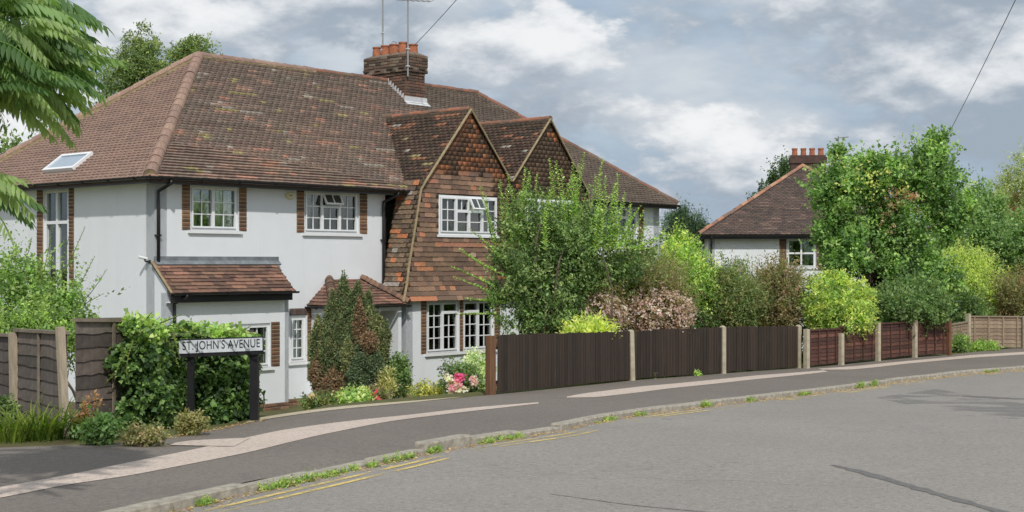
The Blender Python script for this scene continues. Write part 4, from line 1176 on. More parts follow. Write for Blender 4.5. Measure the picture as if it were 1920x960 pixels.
def c_far(u, v, r):
    return jit(pickc(r, [(0.6, sr(98, 84, 78)), (0.3, sr(84, 74, 70)), (0.07, sr(122, 102, 92))]), 0.1, r)
for (a, b, c) in ((0, 1, ap), (3, 0, ap), (1, 2, ap)):
    U_ = (ea[b] - ea[a]).normalized(); foot = ea[a] + U_ * (c - ea[a]).dot(U_); V_ = c - foot; Lf = V_.length; V_.normalize(); N_ = U_.cross(V_)
    L_ = (ea[b] - ea[a]).length; uc = (c - ea[a]).dot(U_)
    uc2 = (ap2 - ea[a]).dot(U_)
    poly = [(0, 0), (L_, 0), (max(uc, uc2), Lf), (min(uc, uc2), Lf)] if abs(uc - uc2) > 0.1 else [(0, 0), (L_, 0), (uc, Lf)]
    emit_tiles(fr, tile_field(poly, 0.2, 0.125, c_far), ea[a], U_, V_, N_, 0.125, M['tile_old'], rest='roof_tiles')
orp = [sr(168, 122, 98), sr(150, 112, 94), sr(176, 140, 116), sr(128, 104, 92)]
run_tiles(fr, ea[0] + up_, ap + up_, orp, step=0.4, r0=0.1, r1=0.09, name='hip_tile'); run_tiles(fr, ea[1] + up_, ap + up_, orp, step=0.4, r0=0.1, r1=0.09, name='hip_tile')
run_tiles(fr, ap + up_, ap2 + up_, orp, step=0.4, r0=0.1, r1=0.09)
gutter((-hh_ - .05, -hh_ - .05, ze2 - .02), (hh_ + .05, -hh_ - .05, ze2 - .02), -Y, far, 0.06)
fascia((-hh_, -hh_ + .03, 0), (hh_, -hh_ + .03, 0), -Y, ze2 - .18, ze2 - .06, far)
fascia((-hh_ + .03, 6.2, 0), (-hh_ + .03, -hh_, 0), -X, ze2 - .18, ze2 - .06, far)
pipe([(-hh_ + .5, -hh_ - .05, ze2 - .05), (-hh_ + .5, -hh_ - .05, ze2 - .15), (-hh_ + .5, -hh_ + .35, ze2 - .4), (-hh_ + .5, -hh_ + .35, ze2 - .5), (-hh_ + .5, -hh_ + .35, 0.1)], parent=far)
cs = MB(); cs.box((-0.28, 2.2, zr2 - 0.8), (1.22, 2.9, zr2 + 0.66)); cs.box((-0.33, 2.15, zr2 + 0.3), (1.27, 2.95, zr2 + 0.58)); cs = cs.build('chimney_stack', mat('sooty_brick', sr(84, 64, 58), var=0.35, scale=5, bmp=0.5), far)
for k in range(4):
    mb = MB(); mb.lathe((-0.1 + k * 0.38, 2.55, zr2 + 0.65), [(0.13, 0), (0.11, 0.25), (0.13, 0.27), (0.13, 0.34), (0.1, 0.34), (0.09, 0.1)], 12); mb.build('chimney_pot', M['pot'], cs)
t = empty('tv_aerial', far.matrix_world @ Vector((0, 0, 0)), 0, 'television aerial behind the four-pot chimney of the far house', 'aerial')
p_ = at(1572, 295, 62); t.location = p_
mb = MB(); mb.tube([(0, 0, -1.0), (0, 0, 0.95)], 0.025, 6); mb.build('mast', M['metal'], t)
mb = MB(); mb.tube([(-0.2, 0, 0.85), (0.45, 0, 0.92)], 0.02, 6)
for k in range(5): mb.tube([(-0.15 + 0.14 * k, -0.2, 0.86 + .01 * k), (-0.15 + 0.14 * k, 0.2, 0.86 + .01 * k)], 0.01, 5)
mb.build('antenna_array', M['metal'], t)
# glimpses of buildings behind
def small_block(name, p, w, d, h, wallm, roofm, label, pots=0):
    t = empty(name, p, 0.1, label, 'building')
    mb = MB(); mb.box((-w / 2, 0, 0), (w / 2, d, h)); mb.build('wall', wallm, t)
    mb = MB(); o_ = 0.3
    mb.add([(-w / 2 - o_, -o_, h), (w / 2 + o_, -o_, h), (w / 2 + o_, d + o_, h), (-w / 2 - o_, d + o_, h), (-w / 2 + d / 2, d / 2, h + d * 0.36), (w / 2 - d / 2, d / 2, h + d * 0.36)], [(0, 1, 5, 4), (1, 2, 5), (2, 3, 4, 5), (3, 0, 4), (3, 2, 1, 0)]); rf = mb.build('roof', roofm, t)
    mb = MB(); mb.box((-0.4, d / 2 - 0.3, h + 0.5), (0.4, d / 2 + 0.3, h + d * 0.36 + 0.8)); mb.build('chimney', M['mortar_dark'], rf)
    return t
M['red_roof'] = mat('red_roof', sr(150, 92, 76), var=0.2, scale=3)
M['red_brick'] = mat('red_brick_wall', sr(150, 98, 80), var=0.25, scale=5)
p_ = at(1404, 492, 88); small_block('distant_house', (p_.x + 4.0, 88, -1.8), 9, 6, 4.6, M['render'], M['red_roof'], 'distant house whose chimney just clears the far hipped roof')
p_ = at(1960, 492, 60); small_block('brick_house', (p_.x + 1, 60, -1.8), 6, 6, 4.9, M['red_brick'], M['red_roof'], 'red brick house showing behind the trees at the right edge')

# ------------------------------------------------------------------ fences
def gp(px, py):
    return ground_at(px, py)
PALW = [sr(56, 44, 35), sr(50, 40, 32), sr(62, 49, 39), sr(46, 37, 30), sr(58, 48, 39)]
def post(parent, p, h, w, m, name='post', tilt=0.0, capped=True):
    mb = MB(); s = w / 2
    mb.box((-s, -s, -0.25), (s, s, h - (w * 0.35 if capped else 0)))
    if capped: mb.hexa([(-s, -s, h - w * .35), (s, -s, h - w * .35), (s, s, h - w * .35), (-s, s, h - w * .35), (-s * .4, -s * .4, h), (s * .4, -s * .4, h), (s * .4, s * .4, h), (-s * .4, s * .4, h)])
    return mb.build(name, m, parent, mx=Matrix.Translation(p) @ Matrix.Rotation(0.7, 4, 'Z') @ Matrix.Rotation(tilt, 4, 'Y'))
_bd = []
for k in range(10):
    mb = MB(); r = random.Random(k + 90); c = r.choice(PALW); hh = 1.0
    c = jit(c, 0.1, r)
    t0, t1 = 0.018, 0.007
    mb.hexa([(0, 0, 0), (0.118, 0, 0), (0.118, t1, 0), (0, t0, 0), (0, 0, hh), (0.118, 0, hh), (0.118, t1, hh + r.uniform(-.008, .008)), (0, t0, hh + r.uniform(-.008, .008))], c)
    _bd.append(mb.mesh('board', M['wood']))
def weather_mat():
    m, nt, bs = nodes('board_wood')
    a = nd(nt, 'ShaderNodeAttribute', attribute_name='tint')
    geo = nd(nt, 'ShaderNodeNewGeometry')
    big = noise(nt, 1.3, 4, 0.6, geo.outputs['Position'])
    c = mixc(nt, mrange(nt, big, 0.45, 0.7, 0, 0.4), a.outputs['Color'], sr(68, 56, 45))
    mp = nd(nt, 'ShaderNodeMapping'); mp.inputs['Scale'].default_value = (26, 26, 1.6); nt.links.new(geo.outputs['Position'], mp.inputs['Vector'])
    st = noise(nt, 1.0, 5, 0.6, mp.outputs['Vector'])
    c = mixc(nt, mrange(nt, st, 0.57, 0.77, 0, 0.5), c, sr(98, 82, 64))
    c = mixc(nt, mrange(nt, st, 0.42, 0.25, 0, 0.5), c, sr(36, 28, 23))
    nt.links.new(c, bs.inputs['Base Color']); bs.inputs['Roughness'].default_value = 0.85
    bump(nt, bs, st, 0.3, 0.01)
    return m
M['board'] = weather_mat()
for me_ in _bd: me_.materials.clear(); me_.materials.append(M['board'])
def closeboard(root, a, b, ha, hb):
    d = (b - a); d.z = 0; L = d.length; d.normalize(); n = max(1, round(L / 0.1)); st = L / n
    nrm = Vector((d.y, -d.x, 0))                       # towards the street
    for zr_ in (0.18, 0.72):
        mb = MB(); pa = a + Z * (zr_) - nrm * 0.045; pb = b + Z * zr_ - nrm * 0.045
        mb.tube([pa, pb], 0.034, 4); mb.build('rail', M['wood_dark'], root)
    for i in range(n):
        p = a.lerp(b, (i + 0.0) / n); hgt = ha + (hb - ha) * i / n + R.uniform(-0.012, 0.012)
        mx = frame_mx(p + Z * 0.03, d * (st / 0.1), nrm, Z * hgt) @ Matrix.Rotation(R.uniform(-0.014, 0.014), 4, 'Y') @ Matrix.Rotation(R.uniform(-0.05, 0.05), 4, 'Z')
        link('board', R.choice(_bd), root, mx)
M['wood_dark'] = mat('dark_fence_rail', sr(60, 48, 42), var=0.3)
M['wood_post'] = mat('brown_wood_post', sr(112, 82, 60), var=0.3, scale=5, stretch=(6, 6, 0.6), bmp=0.4)
bpix = [(926, 740), (1184, 713.5), (1355, 700.5), (1497, 690)]
bp = [gp(*q) for q in bpix]
tops = [(632,), (624,), (616,), (614,)]
hts = [(bpix[i][1] - tops[i][0]) / F * bp[i].y for i in range(4)]
fr_root = empty('closeboard_fence', bp[0], 0, 'dark brown vertical board fence in front of the big green bush', 'fence')
fr_root.location = (0, 0, 0)
for i in range(3):
    closeboard(fr_root, bp[i] + Vector((0.05, 0.08, 0)), bp[i + 1] - Vector((0.03, 0.04, 0)), hts[i], hts[i + 1])
post(fr_root, bp[0] - Vector((0.05, 0.02, 0)), hts[0] + 0.02, 0.115, M['wood_post'], capped=False)
for i in (1, 2, 3): post(fr_root, bp[i], hts[i] + 0.06, 0.1, M['concrete'], tilt=-0.03 if i == 1 else 0)
# waney-edged panels
PALP = [sr(96, 66, 56), sr(84, 58, 50), sr(108, 74, 62), sr(76, 54, 48)]
PALG = [sr(104, 94, 88), sr(92, 84, 80), sr(114, 103, 95), sr(84, 75, 71)]
PALR = [sr(150, 132, 112), sr(138, 120, 102), sr(160, 140, 118)]
def slat_mesh(L, hgt, c, seed):
    r = random.Random(seed); mb = MB(); n = 10; lo, hi = [], []
    w0 = [r.uniform(-0.012, 0.012) for _ in range(n + 1)]
    for k in range(n + 1):
        t = k / n * L
        mb.v += [(t, 0.022, w0[k]), (t, 0.006, hgt * 1.12), (t, 0.012, w0[k]), (t, 0.0, hgt * 1.12)]; mb.c += [c] * 4
    for k in range(n):
        a = 4 * k
        mb.f += [(a, a + 4, a + 5, a + 1), (a + 2, a + 3, a + 7, a + 6), (a, a + 2, a + 6, a + 4), (a + 1, a + 5, a + 7, a + 3)]
    mb.f += [(0, 1, 3, 2), (4 * n, 4 * n + 2, 4 * n + 3, 4 * n + 1)]
    return mb.mesh('slat', M['wood'])
def waney(root, a, b, h, pal, ns=8, battens=3, bat_m=None, cap=True, seed=0):
    d = (b - a); L = math.hypot(d.x, d.y); dz = d.z; d = Vector((d.x / L, d.y / L, 0)); nrm = Vector((d.y, -d.x, 0))
    dd = (b - a).normalized()
    pn = MB()
    for i in range(battens):
        u = (i + 0.5) / battens * L if battens > 2 else (i + 1) / (battens + 1) * L
        q = a + dd * u
        pn.fbox(q, d, Z, nrm, (-0.018, 0.018), (0.03, h), (0.024, 0.042))
    if cap: pn.fbox(a + Z * h, dd, Z, nrm, (0, L), (-0.012, 0.022), (-0.02, 0.05))
    panel_ = pn.build('panel', bat_m, root)
    for i in range(ns):
        me = slat_mesh(L - 0.02, h / ns, jit(R.choice(pal), 0.12), seed * 40 + i)
        link('slat', me, panel_, frame_mx(a + dd * 0.01 + Z * (0.03 + i * (h - 0.03) / ns), dd, nrm, Z))
M['batten_brown'] = mat('brown_batten', sr(84, 58, 50), var=0.25); M['batten_grey'] = mat('grey_batten', sr(132, 120, 106), var=0.25); M['batten_pale'] = mat('pale_batten', sr(150, 134, 114), var=0.2)
M['old_post'] = mat('weathered_post', sr(172, 158, 138), var=0.25, scale=5, stretch=(6, 6, 0.8), bmp=0.5)
wp = [gp(*q) for q in ((1508, 690.5), (1573, 684), (1642, 677), (1711, 670), (1775, 666))]
wr = empty('brown_panel_fence', (0, 0, 0), 0, 'reddish brown fence of horizontal slat panels under the yellow-green shrub', 'fence')
for i in range(4): waney(wr, wp[i] + Z * 0.02, wp[i + 1] + Z * 0.02, (0.80, 0.84, 0.86, 0.84)[i], PALP, ns=9, battens=4, bat_m=M['batten_brown'], seed=20 + i)
for i, p in enumerate(wp): post(wr, p + Vector((0.04, -0.05, 0)), (0.86, 0.72, 0.92, 0.93, 0.9)[i], 0.1, M['concrete'] if i < 4 else M['wood_post'], capped=False)
rp = [Vector((wp[4].x + 0.15, wp[4].y + 0.7, wp[4].z)), Vector(((1814 - 960) / F * 38.6, 38.6, float(zg(38.6)))), Vector(((1921 - 960) / F * 38.3, 38.3, float(zg(38.3)))), Vector(((2040 - 960) / F * 38.0, 38.0, float(zg(38)))),]
rr = empty('pale_panel_fence', (0, 0, 0), 0, 'pale brown slatted panel fence at the right edge with concrete post', 'fence')
waney(rr, rp[0], rp[1], 0.72, PALR, ns=7, battens=2, bat_m=M['batten_pale'], seed=31)
waney(rr, rp[1], rp[2], 0.87, PALR, ns=8, battens=4, bat_m=M['batten_pale'], seed=32)
waney(rr, rp[2], rp[3], 0.87, PALR, ns=8, battens=4, bat_m=M['batten_pale'], seed=33)
for p, h in ((rp[1], 0.95), (rp[2], 0.9), (rp[3], 0.9)): post(rr, p + Vector((0, -0.07, 0)), h, 0.11, M['concrete'], capped=False)
# old grey fence at the left
lp = [Vector((-6.75, 17.2, 0)), Vector((-5.62, 15.75, 0)), Vector((-4.56, 14.25, 0)), Vector((-4.05, 15.35, 0)), Vector((-3.16, 16.95, 0))]
for p in lp: p.z = float(zg(p.y)) - 0.02
lf = empty('weathered_panel_fence', (0, 0, 0), 0, 'weathered grey-brown slatted panel fence with leaning posts at the left edge', 'fence')
hL = [0.98, 1.0, 1.02, 1.17]
waney(lf, lp[0], lp[1], 0.99, PALG, ns=7, battens=2, bat_m=M['batten_grey'], seed=41)
waney(lf, lp[1], lp[2], 1.05, PALG, ns=8, battens=1, bat_m=M['batten_grey'], seed=42)
waney(lf, lp[2] + Vector((0.05, 0.03, 0.02)), lp[3], 1.16, PALG, ns=8, battens=1, bat_m=M['batten_grey'], seed=43)
waney(lf, lp[3], lp[4], 1.0, PALG, ns=8, battens=2, bat_m=M['batten_grey'], seed=44)
for p, h in ((lp[0], 1.02), (lp[1], 1.03), (lp[2], 1.12), (lp[3], 1.2), (lp[4], 0.95)): post(lf, p + Vector((-0.01, -0.06, 0)), h, 0.075, M['old_post'], tilt=-0.05 if p is lp[2] else -0.02, capped=False)

# ------------------------------------------------------------------ street name plate
sgl, sgr = at(336, 651, 15.35), at(491, 645, 15.75)
sg = empty('street_name_sign', ((sgl.x + sgr.x) / 2, (sgl.y + sgr.y) / 2, float(zg(15.6))), 0, 'white street name plate on two black posts in front of the ivy', 'sign')
sc = Vector(sg.location)
U_ = (sgr - sgl).normalized(); Ls = (sgr - sgl).length; N_ = Vector((U_.y, -U_.x, 0)).normalized(); V_ = N_.cross(U_)
OB = sgl - sc
mb = MB(); mb.fbox(OB, U_, V_, N_, (-0.02, Ls + 0.02), (-0.085, 0.085), (-0.03, 0.0)); mb.fbox(OB, U_, V_, N_, (-0.02, Ls + 0.02), (-0.115, -0.086), (-0.04, 0.01)); mb.build('backing_board', M['sign_black'] if 'sign_black' in M else mat('sign_black_paint', (0.012, 0.012, 0.014), rough=0.5, var=0.3), sg)
M['sign_black'] = bpy.data.materials['sign_black_paint']
M['plate'] = mat('enamel_plate', sr(194, 199, 203), rough=0.5, var=0.18, scale=11, bmp=0.1)
mb = MB(); mb.fbox(OB, U_, V_, N_, (-0.005, Ls + 0.005), (-0.072, 0.072), (0.0005, 0.006)); mb.build('plate', M['plate'], sg)
for u, w in ((0.115, 0.07), (Ls - 0.1, 0.095)):
    q = OB + U_ * u; mb = MB()
    mb.box((q.x - w / 2, q.y + 0.032, -0.3), (q.x + w / 2, q.y + 0.032 + w, q.z - 0.0)); mb.build('post', M['sign_black'], sg)
fc = bpy.data.curves.new('lettering', 'FONT'); fc.body = "ST. JOHN'S AVENUE"; fc.size = 0.135; fc.extrude = 0.001; fc.align_x = 'LEFT'; fc.align_y = 'CENTER'; fc.space_character = 1.05
to = bpy.data.objects.new('lettering_tmp', fc); col.objects.link(to)
bpy.context.view_layer.update()
lm = bpy.data.meshes.new_from_object(to.evaluated_get(bpy.context.evaluated_depsgraph_get()))
bpy.data.objects.remove(to)
co = np.zeros(len(lm.vertices) * 3, np.float32); lm.vertices.foreach_get('co', co); co = co.reshape(-1, 3)
wt = co[:, 0].max() - co[:, 0].min()
co[:, 0] = (co[:, 0] - co[:, 0].min()) * (Ls - 0.06) / wt; co[:, 1] -= (co[:, 1].max() + co[:, 1].min()) / 2
lm.vertices.foreach_set('co', co.ravel()); lm.materials.clear(); lm.materials.append(M['sign_black']); lm.update()
link('lettering', lm, sg, frame_mx(OB + U_ * 0.035 + N_ * 0.0085, U_, V_, N_))

# ------------------------------------------------------------------ plants
LEAF_GAIN = 2.0
def soft(C, k=0.24):
    C = np.asarray(C); return C * (1 - k) + C.mean(axis=1, keepdims=True) * k
def leaf_mesh(name, P, D, Nn, Ln, Wd, C, m, fold=0.25):
    """one folded rhombic leaf per row: position, direction, normal, length, width, colour"""
    D = D / np.linalg.norm(D, axis=1, keepdims=True)
    Sd = np.cross(D, Nn); Sd /= np.linalg.norm(Sd, axis=1, keepdims=True) + 1e-9
    Nn = np.cross(Sd, D)
    Ln = Ln[:, None]; Wd = Wd[:, None]
    mid_ = P + D * Ln * 0.45 - Nn * 0.0
    a = P; b = mid_ + Sd * Wd * 0.5 + Nn * Wd * fold; c = P + D * Ln; d = mid_ - Sd * Wd * 0.5 + Nn * Wd * fold
    V = np.stack([a, b, c, d], 1).reshape(-1, 3)
    k = (np.arange(len(P)) * 4)[:, None]
    T = np.concatenate([k + np.array([[0, 2, 1]]), k + np.array([[0, 3, 2]])], 0)
    return mesh_np(name, V, T, m, np.clip(np.repeat(soft(C), 4, 0) * LEAF_GAIN, 0, 0.9))
def rdir(n, g=NR):
    v = g.normal(size=(n, 3)); return v / np.linalg.norm(v, axis=1, keepdims=True)
def palette(cols, n, g=NR, var=0.18):
    cols = np.array(cols); i = g.integers(0, len(cols), n)
    return cols[i] * (1 + g.uniform(-var, var, (n, 1))) * (1 + g.uniform(-0.06, 0.06, (n, 3)))
def twig_crown(blobs, n_twigs, per, tlen, llen, lwid, cols, up=0.2, out=0.6, rnd=0.6, shell=2.2, droop=0.0, clump=None, lup=0.4, g=None, spread=0.5, lean=None, boxy=2.0):
    """leaves set along short twigs that fill the given ellipsoids; blobs: (centre, radii, weight)"""
    g = g or NR
    w = np.array([b[2] for b in blobs], float); w /= w.sum()
    bi = g.choice(len(blobs), n_twigs, p=w)
    ctr = np.array([tuple(b[0]) for b in blobs]); rad = np.array([tuple(b[1]) for b in blobs])
    d = rdir(n_twigs, g); rr = g.random(n_twigs) ** (1 / shell)
    if clump:                                          # gather twigs into clumps, leaving gaps
        nc = max(3, n_twigs // clump); cd = rdir(nc, g); ci = g.integers(0, nc, n_twigs)
        d = cd[ci] + g.normal(size=(n_twigs, 3)) * 0.22; d /= np.linalg.norm(d, axis=1, keepdims=True)
        cr = g.random(nc) ** (1 / shell) * g.uniform(0.85, 1.12, nc)
        rr = cr[ci] * g.uniform(0.78, 1.05, n_twigs)
        cb = g.choice(len(blobs), nc, p=w); bi = cb[ci]
    if boxy != 2.0:
        d = d / (np.abs(d) ** boxy).sum(1, keepdims=True) ** (1 / boxy)
    start = ctr[bi] + rad[bi] * d * rr[:, None]
    td = d * out + np.array([0, 0, up]) + rdir(n_twigs, g) * rnd
    td /= np.linalg.norm(td, axis=1, keepdims=True)
    tl = tlen * g.uniform(0.6, 1.3, n_twigs)
    start = start - td * tl[:, None] * 0.6
    tcol = palette(cols, n_twigs, g, 0.3)
    t = np.tile((np.arange(per) + 0.5) / per, n_twigs)
    i = np.repeat(np.arange(n_twigs), per)
    P = start[i] + td[i] * (tl[i] * t)[:, None]
    P[:, 2] -= droop * (t ** 2) * tl[i]
    P += g.normal(size=P.shape) * llen * 0.35
    sd = rdir(len(P), g)
    LD = td[i] * (1 - spread) + sd * spread * 1.6 + np.array([0, 0, -droop])
    LN = np.array([0, -0.25, 0.75]) * (lup / 0.4) + d[i] * 0.55 + rdir(len(P), g) * 0.75
    Ln = llen * g.uniform(0.45, 1.35, len(P))
    C = tcol[i] * (1 + g.uniform(-0.22, 0.22, (len(P), 1)))
    return P, LD, LN, Ln, lwid * Ln / llen, np.clip(C, 0.004, 1), (start, td, tl)
def blob(px0, px1, py0, py1, y, dy=None, w=1.0):
    c = at((px0 + px1) / 2, (py0 + py1) / 2, y)
    rx = (px1 - px0) / 2 / F * y; rz = (py1 - py0) / 2 / F * y
    return (c, (rx, dy or (rx * 0.8), rz), w * rx * rz)
def limbs(name, parent, base, tips, r0, m, g, bend=0.15, n=6, twig=0.006):
    mb = MB(); base = Vector(base)
    for tip in tips:
        tip = Vector(tip); L = (tip - base).length
        off = Vector(g.normal(size=3)) * L * bend
        pts = [base.lerp(tip, i / n) + off * math.sin(math.pi * i / n) + Vector((0, 0, 0.12 * L * math.sin(math.pi * i / n))) for i in range(n + 1)]
        mb.tube(pts, [max(twig, r0 * (1 - i / n) ** 0.8) for i in range(n + 1)], 6)
    return mb.build(name, m, parent, smooth=True)
def cat_arrays(arrs):
    return [np.concatenate(x, 0) for x in zip(*arrs)]
def plant(name, label, cat, base, layers, stem=True, trunk_h=None, r0=0.03, bark='bark', nlimb=14, group=None, seed=0, crown='foliage', leafm='leaf'):
    """a thing: trunk or stems with limbs reaching into the foliage, and the foliage itself"""
    g = np.random.default_rng(1000 + seed)
    bx_, by_ = base[0], base[1]; bz = base[2] if len(base) > 2 else float(gz(bx_, by_))
    root = empty(name, (bx_, by_, bz), 0, label, cat, group)
    o3 = np.array([bx_, by_, bz])
    arrs = []; tw = []
    for L in layers:
        L = dict(L); L['g'] = g
        *a, t_ = twig_crown(**L); arrs.append(a); tw.append(t_)
        if L['n_twigs'] > 700 and not L.get('droop'):          # longer sprigs breaking the outline
            L2 = dict(L); L2.update(n_twigs=L['n_twigs'] // 11, per=int(L['per'] * 1.7), tlen=L['tlen'] * 2.1, shell=9, clump=None, rnd=0.45, up=L.get('up', 0.2) + 0.15)
            *a, t_ = twig_crown(**L2); arrs.append(a); tw.append(t_)
    P, D, Nn, Ln, Wd, C = cat_arrays(arrs)
    fm = leaf_mesh(crown, P - o3, D, Nn, Ln, Wd, C, M[leafm])
    fo = link(crown, fm, root)
    if stem:
        st = np.concatenate([t_[0] for t_ in tw]); pick_ = g.choice(len(st), min(nlimb, len(st)), replace=False)
        tips = [tuple(st[k] - o3) for k in pick_]
        if trunk_h:
            mb = MB(); top_ = Vector((g.normal() * 0.08, g.normal() * 0.08, trunk_h))
            mb.tube([(0, 0, -0.15), (g.normal() * .02, g.normal() * .02, trunk_h * 0.5), top_], [r0 * 1.25, r0, r0 * 0.8], 8); mb.build('trunk', M[bark], root, smooth=True)
            limbs('branch', root, top_ * 0.96, [tuple(np.array(top_) * 0.15 + np.array(t_) * 0.85) for t_ in tips], r0 * 0.42, M[bark], g, 0.06)['kind'] = 'stuff'
        else:
            limbs('stem', root, (0, 0, -0.05), tips, r0, M[bark], g)['kind'] = 'stuff'
    return root
lay = lambda blobs, n, per, tlen, ll, lw, cols, **k: dict(blobs=blobs, n_twigs=n, per=per, tlen=tlen, llen=ll, lwid=lw, cols=cols, **k)
G_mid = [sr(92, 116, 58), sr(78, 102, 50), sr(108, 130, 68), sr(66, 88, 44)]
G_dark = [sr(58, 84, 40), sr(48, 72, 36), sr(70, 96, 46)]
G_bright = [sr(124, 150, 58), sr(108, 138, 52), sr(138, 160, 68), sr(92, 122, 48)]
G_yel = [sr(164, 170, 62), sr(148, 160, 58), sr(180, 182, 80), sr(126, 144, 52)]
G_olive = [sr(112, 112, 62), sr(98, 102, 54), sr(126, 120, 70), sr(90, 96, 50)]
G_brown = [sr(126, 100, 74), sr(110, 88, 66), sr(104, 104, 64), sr(92, 96, 58)]
G_pink = [sr(166, 138, 142), sr(150, 122, 126), sr(180, 156, 158)]

# big bush behind the board fence: dense body, many upright leafy shoots
g5 = np.random.default_rng(5)
bb = [blob(925, 1175, 345, 500, 27.1, 0.9, 0.55), blob(930, 1130, 440, 632, 27, 1.3, 1.2), blob(960, 1180, 380, 560, 27.2, 1.2, 1.0), blob(900, 1010, 430, 580, 26.6, 0.8, 0.5), blob(1110, 1235, 430, 570, 27.6, 0.8, 0.7), blob(940, 1110, 540, 650, 26.6, 0.9, 1.0), blob(905, 980, 480, 620, 26.6, .6, .5)]
bush = plant('tall_bush', 'tall leafy green bush with upright shoots in front of the tile-hung gables', 'bush', (0.75, 27.0),
    [lay(bb, 3600, 13, 0.34, 0.07, 0.036, G_mid + G_mid + G_dark + [sr(132, 150, 84), sr(118, 138, 76)], up=0.35, clump=14)], r0=0.045, nlimb=40, seed=1)
def shoots(root, spec, cols, llen, lwid, step, g, name='shoot', bark='stem'):
    """upright leafy shoots: each its own stem, leaves spaced along it"""
    o3 = np.array(root.location)
    for (a, b) in spec:
        a, b = np.array(tuple(a)), np.array(tuple(b)); L = np.linalg.norm(b - a); n = int(L / step)
        t = (np.arange(n) + 0.5) / n; bow = g.normal(size=3) * L * 0.05; bow[2] = 0
        P = a + (b - a) * t[:, None] + bow * np.sin(math.pi * t)[:, None]
        ang = np.arange(n) * 2.4 + g.random() * 6
        rad_ = np.stack([np.cos(ang), np.sin(ang), np.full(n, 0.55)], 1)
        C = palette(cols, n, g)
        Ln = llen * (1.15 - 0.5 * t) * g.uniform(0.7, 1.2, n)
        mb = MB(); pts = [Vector(a + (b - a) * q + bow * math.sin(math.pi * q) - o3) for q in np.linspace(0, 1, 6)]
        mb.tube(pts, [0.01, 0.009, 0.008, 0.006, 0.005, 0.003], 4)
        so = mb.build(name, M[bark], root)
        link('leaf_spray', leaf_mesh('leaf_spray', P - o3, rad_ + g.normal(size=(n, 3)) * 0.3, np.tile([0, 0, 1.0], (n, 1)) + g.normal(size=(n, 3)) * 0.3, Ln, Ln * lwid / llen, C, M['leaf']), so)['kind'] = 'stuff'
G_tip = [sr(140, 168, 82), sr(120, 152, 68), sr(158, 180, 96), sr(100, 132, 58)]
sp_ = []
for (px, py) in ((910, 350), (935, 345), (955, 330), (992, 316), (1003, 320), (1030, 310), (1048, 293), (1062, 330), (1080, 300), (1093, 292), (1108, 330), (1135, 302), (1150, 350), (1128, 345), (1156, 330), (1168, 360), (1192, 368), (1185, 400), (1215, 402), (975, 340), (1018, 345), (1120, 390), (1240, 440), (1070, 345), (945, 390), (1145, 400)):
    y_ = 27 + g5.uniform(-0.8, 0.8)
    for q in range(2):
        jx = g5.normal() * 7; tp = at(px + jx, py + q * 18 + g5.normal() * 6, y_); bs_ = at(px + jx * 0.5 + (1040 - px) * 0.2 + g5.normal() * 12, 470, y_ + g5.uniform(-.3, .3)); sp_.append((bs_, tp))
for (px, py, qx, qy) in ((862, 468, 950, 520), (850, 520, 940, 560), (872, 560, 950, 570), (855, 590, 930, 590), (880, 430, 950, 500), (845, 500, 930, 540)):
    sp_.append((at(qx, qy, 26.4), at(px, py, 26.0)))
shoots(bush, sp_, G_tip, 0.085, 0.048, 0.016, g5)

P_ = plant
P_('flowering_shrub', 'bronze-leaved shrub covered in pale pink flowers, hanging over the board fence', 'shrub', (3.2, 29.6),
   [lay([blob(1075, 1190, 520, 632, 27.2, 0.6, 1.0), blob(1150, 1305, 500, 632, 28.0, 0.7, 1.4), blob(1130, 1280, 480, 570, 28.5, 0.8, 0.8)], 2400, 12, 0.36, 0.05, 0.03, G_brown + G_olive, up=0.2, clump=10),
    lay([blob(1075, 1180, 548, 628, 26.9, 0.5), blob(1160, 1305, 535, 634, 27.6, 0.5)], 950, 7, 0.22, 0.05, 0.042, G_pink + [sr(136, 112, 98)], up=0.05, shell=5, droop=0.3)], r0=0.03, nlimb=26, seed=2)
P_('wispy_shrub', 'wispy olive-brown shrub with thin twigs above the pink flowers', 'shrub', (3.6, 31.0),
   [lay([blob(1110, 1250, 455, 560, 30.2, 0.9), blob(1180, 1300, 470, 560, 30.4, 0.8), blob(1090, 1200, 480, 600, 29.8, .8, .8)], 2200, 10, 0.4, 0.045, 0.02, G_olive + [sr(120, 118, 66)], up=0.6, clump=12)], r0=0.02, nlimb=26, seed=3)
P_('variegated_shrub', 'low bright yellow-leaved shrub just above the board fence', 'shrub', (1.7, 26.3),
   [lay([blob(1052, 1156, 594, 660, 25.6, 0.5)], 330, 10, 0.2, 0.10, 0.034, [sr(178, 180, 66), sr(156, 168, 58), sr(192, 190, 92), sr(122, 144, 52)], up=0.5, shell=4)], r0=0.018, nlimb=12, seed=4)
P_('lime_shrub', 'lime green leafy shrub between the white house end and the bronze shrub', 'shrub', (4.6, 33.0),
   [lay([blob(1222, 1350, 455, 610, 32.5, 1.0), blob(1232, 1310, 430, 520, 32.8, 0.6, .5)], 2400, 12, 0.36, 0.075, 0.04, G_bright + [sr(170, 190, 70)], up=0.5, clump=12)], r0=0.03, nlimb=20, seed=5)
P_('buddleia', 'loose grey-green shrub with a few mauve flower spikes below the far house', 'shrub', (5.6, 33.4),
   [lay([blob(1285, 1440, 495, 640, 32.4, 1.0), blob(1320, 1425, 480, 570, 32.7, 0.8, .6)], 2400, 12, 0.4, 0.075, 0.026, G_olive + G_mid, up=0.4, clump=12),
    lay([blob(1340, 1420, 486, 520, 32.2, 0.4)], 9, 26, 0.2, 0.02, 0.018, [sr(150, 130, 186)], up=0.8, spread=0.7)], r0=0.026, nlimb=22, seed=6)
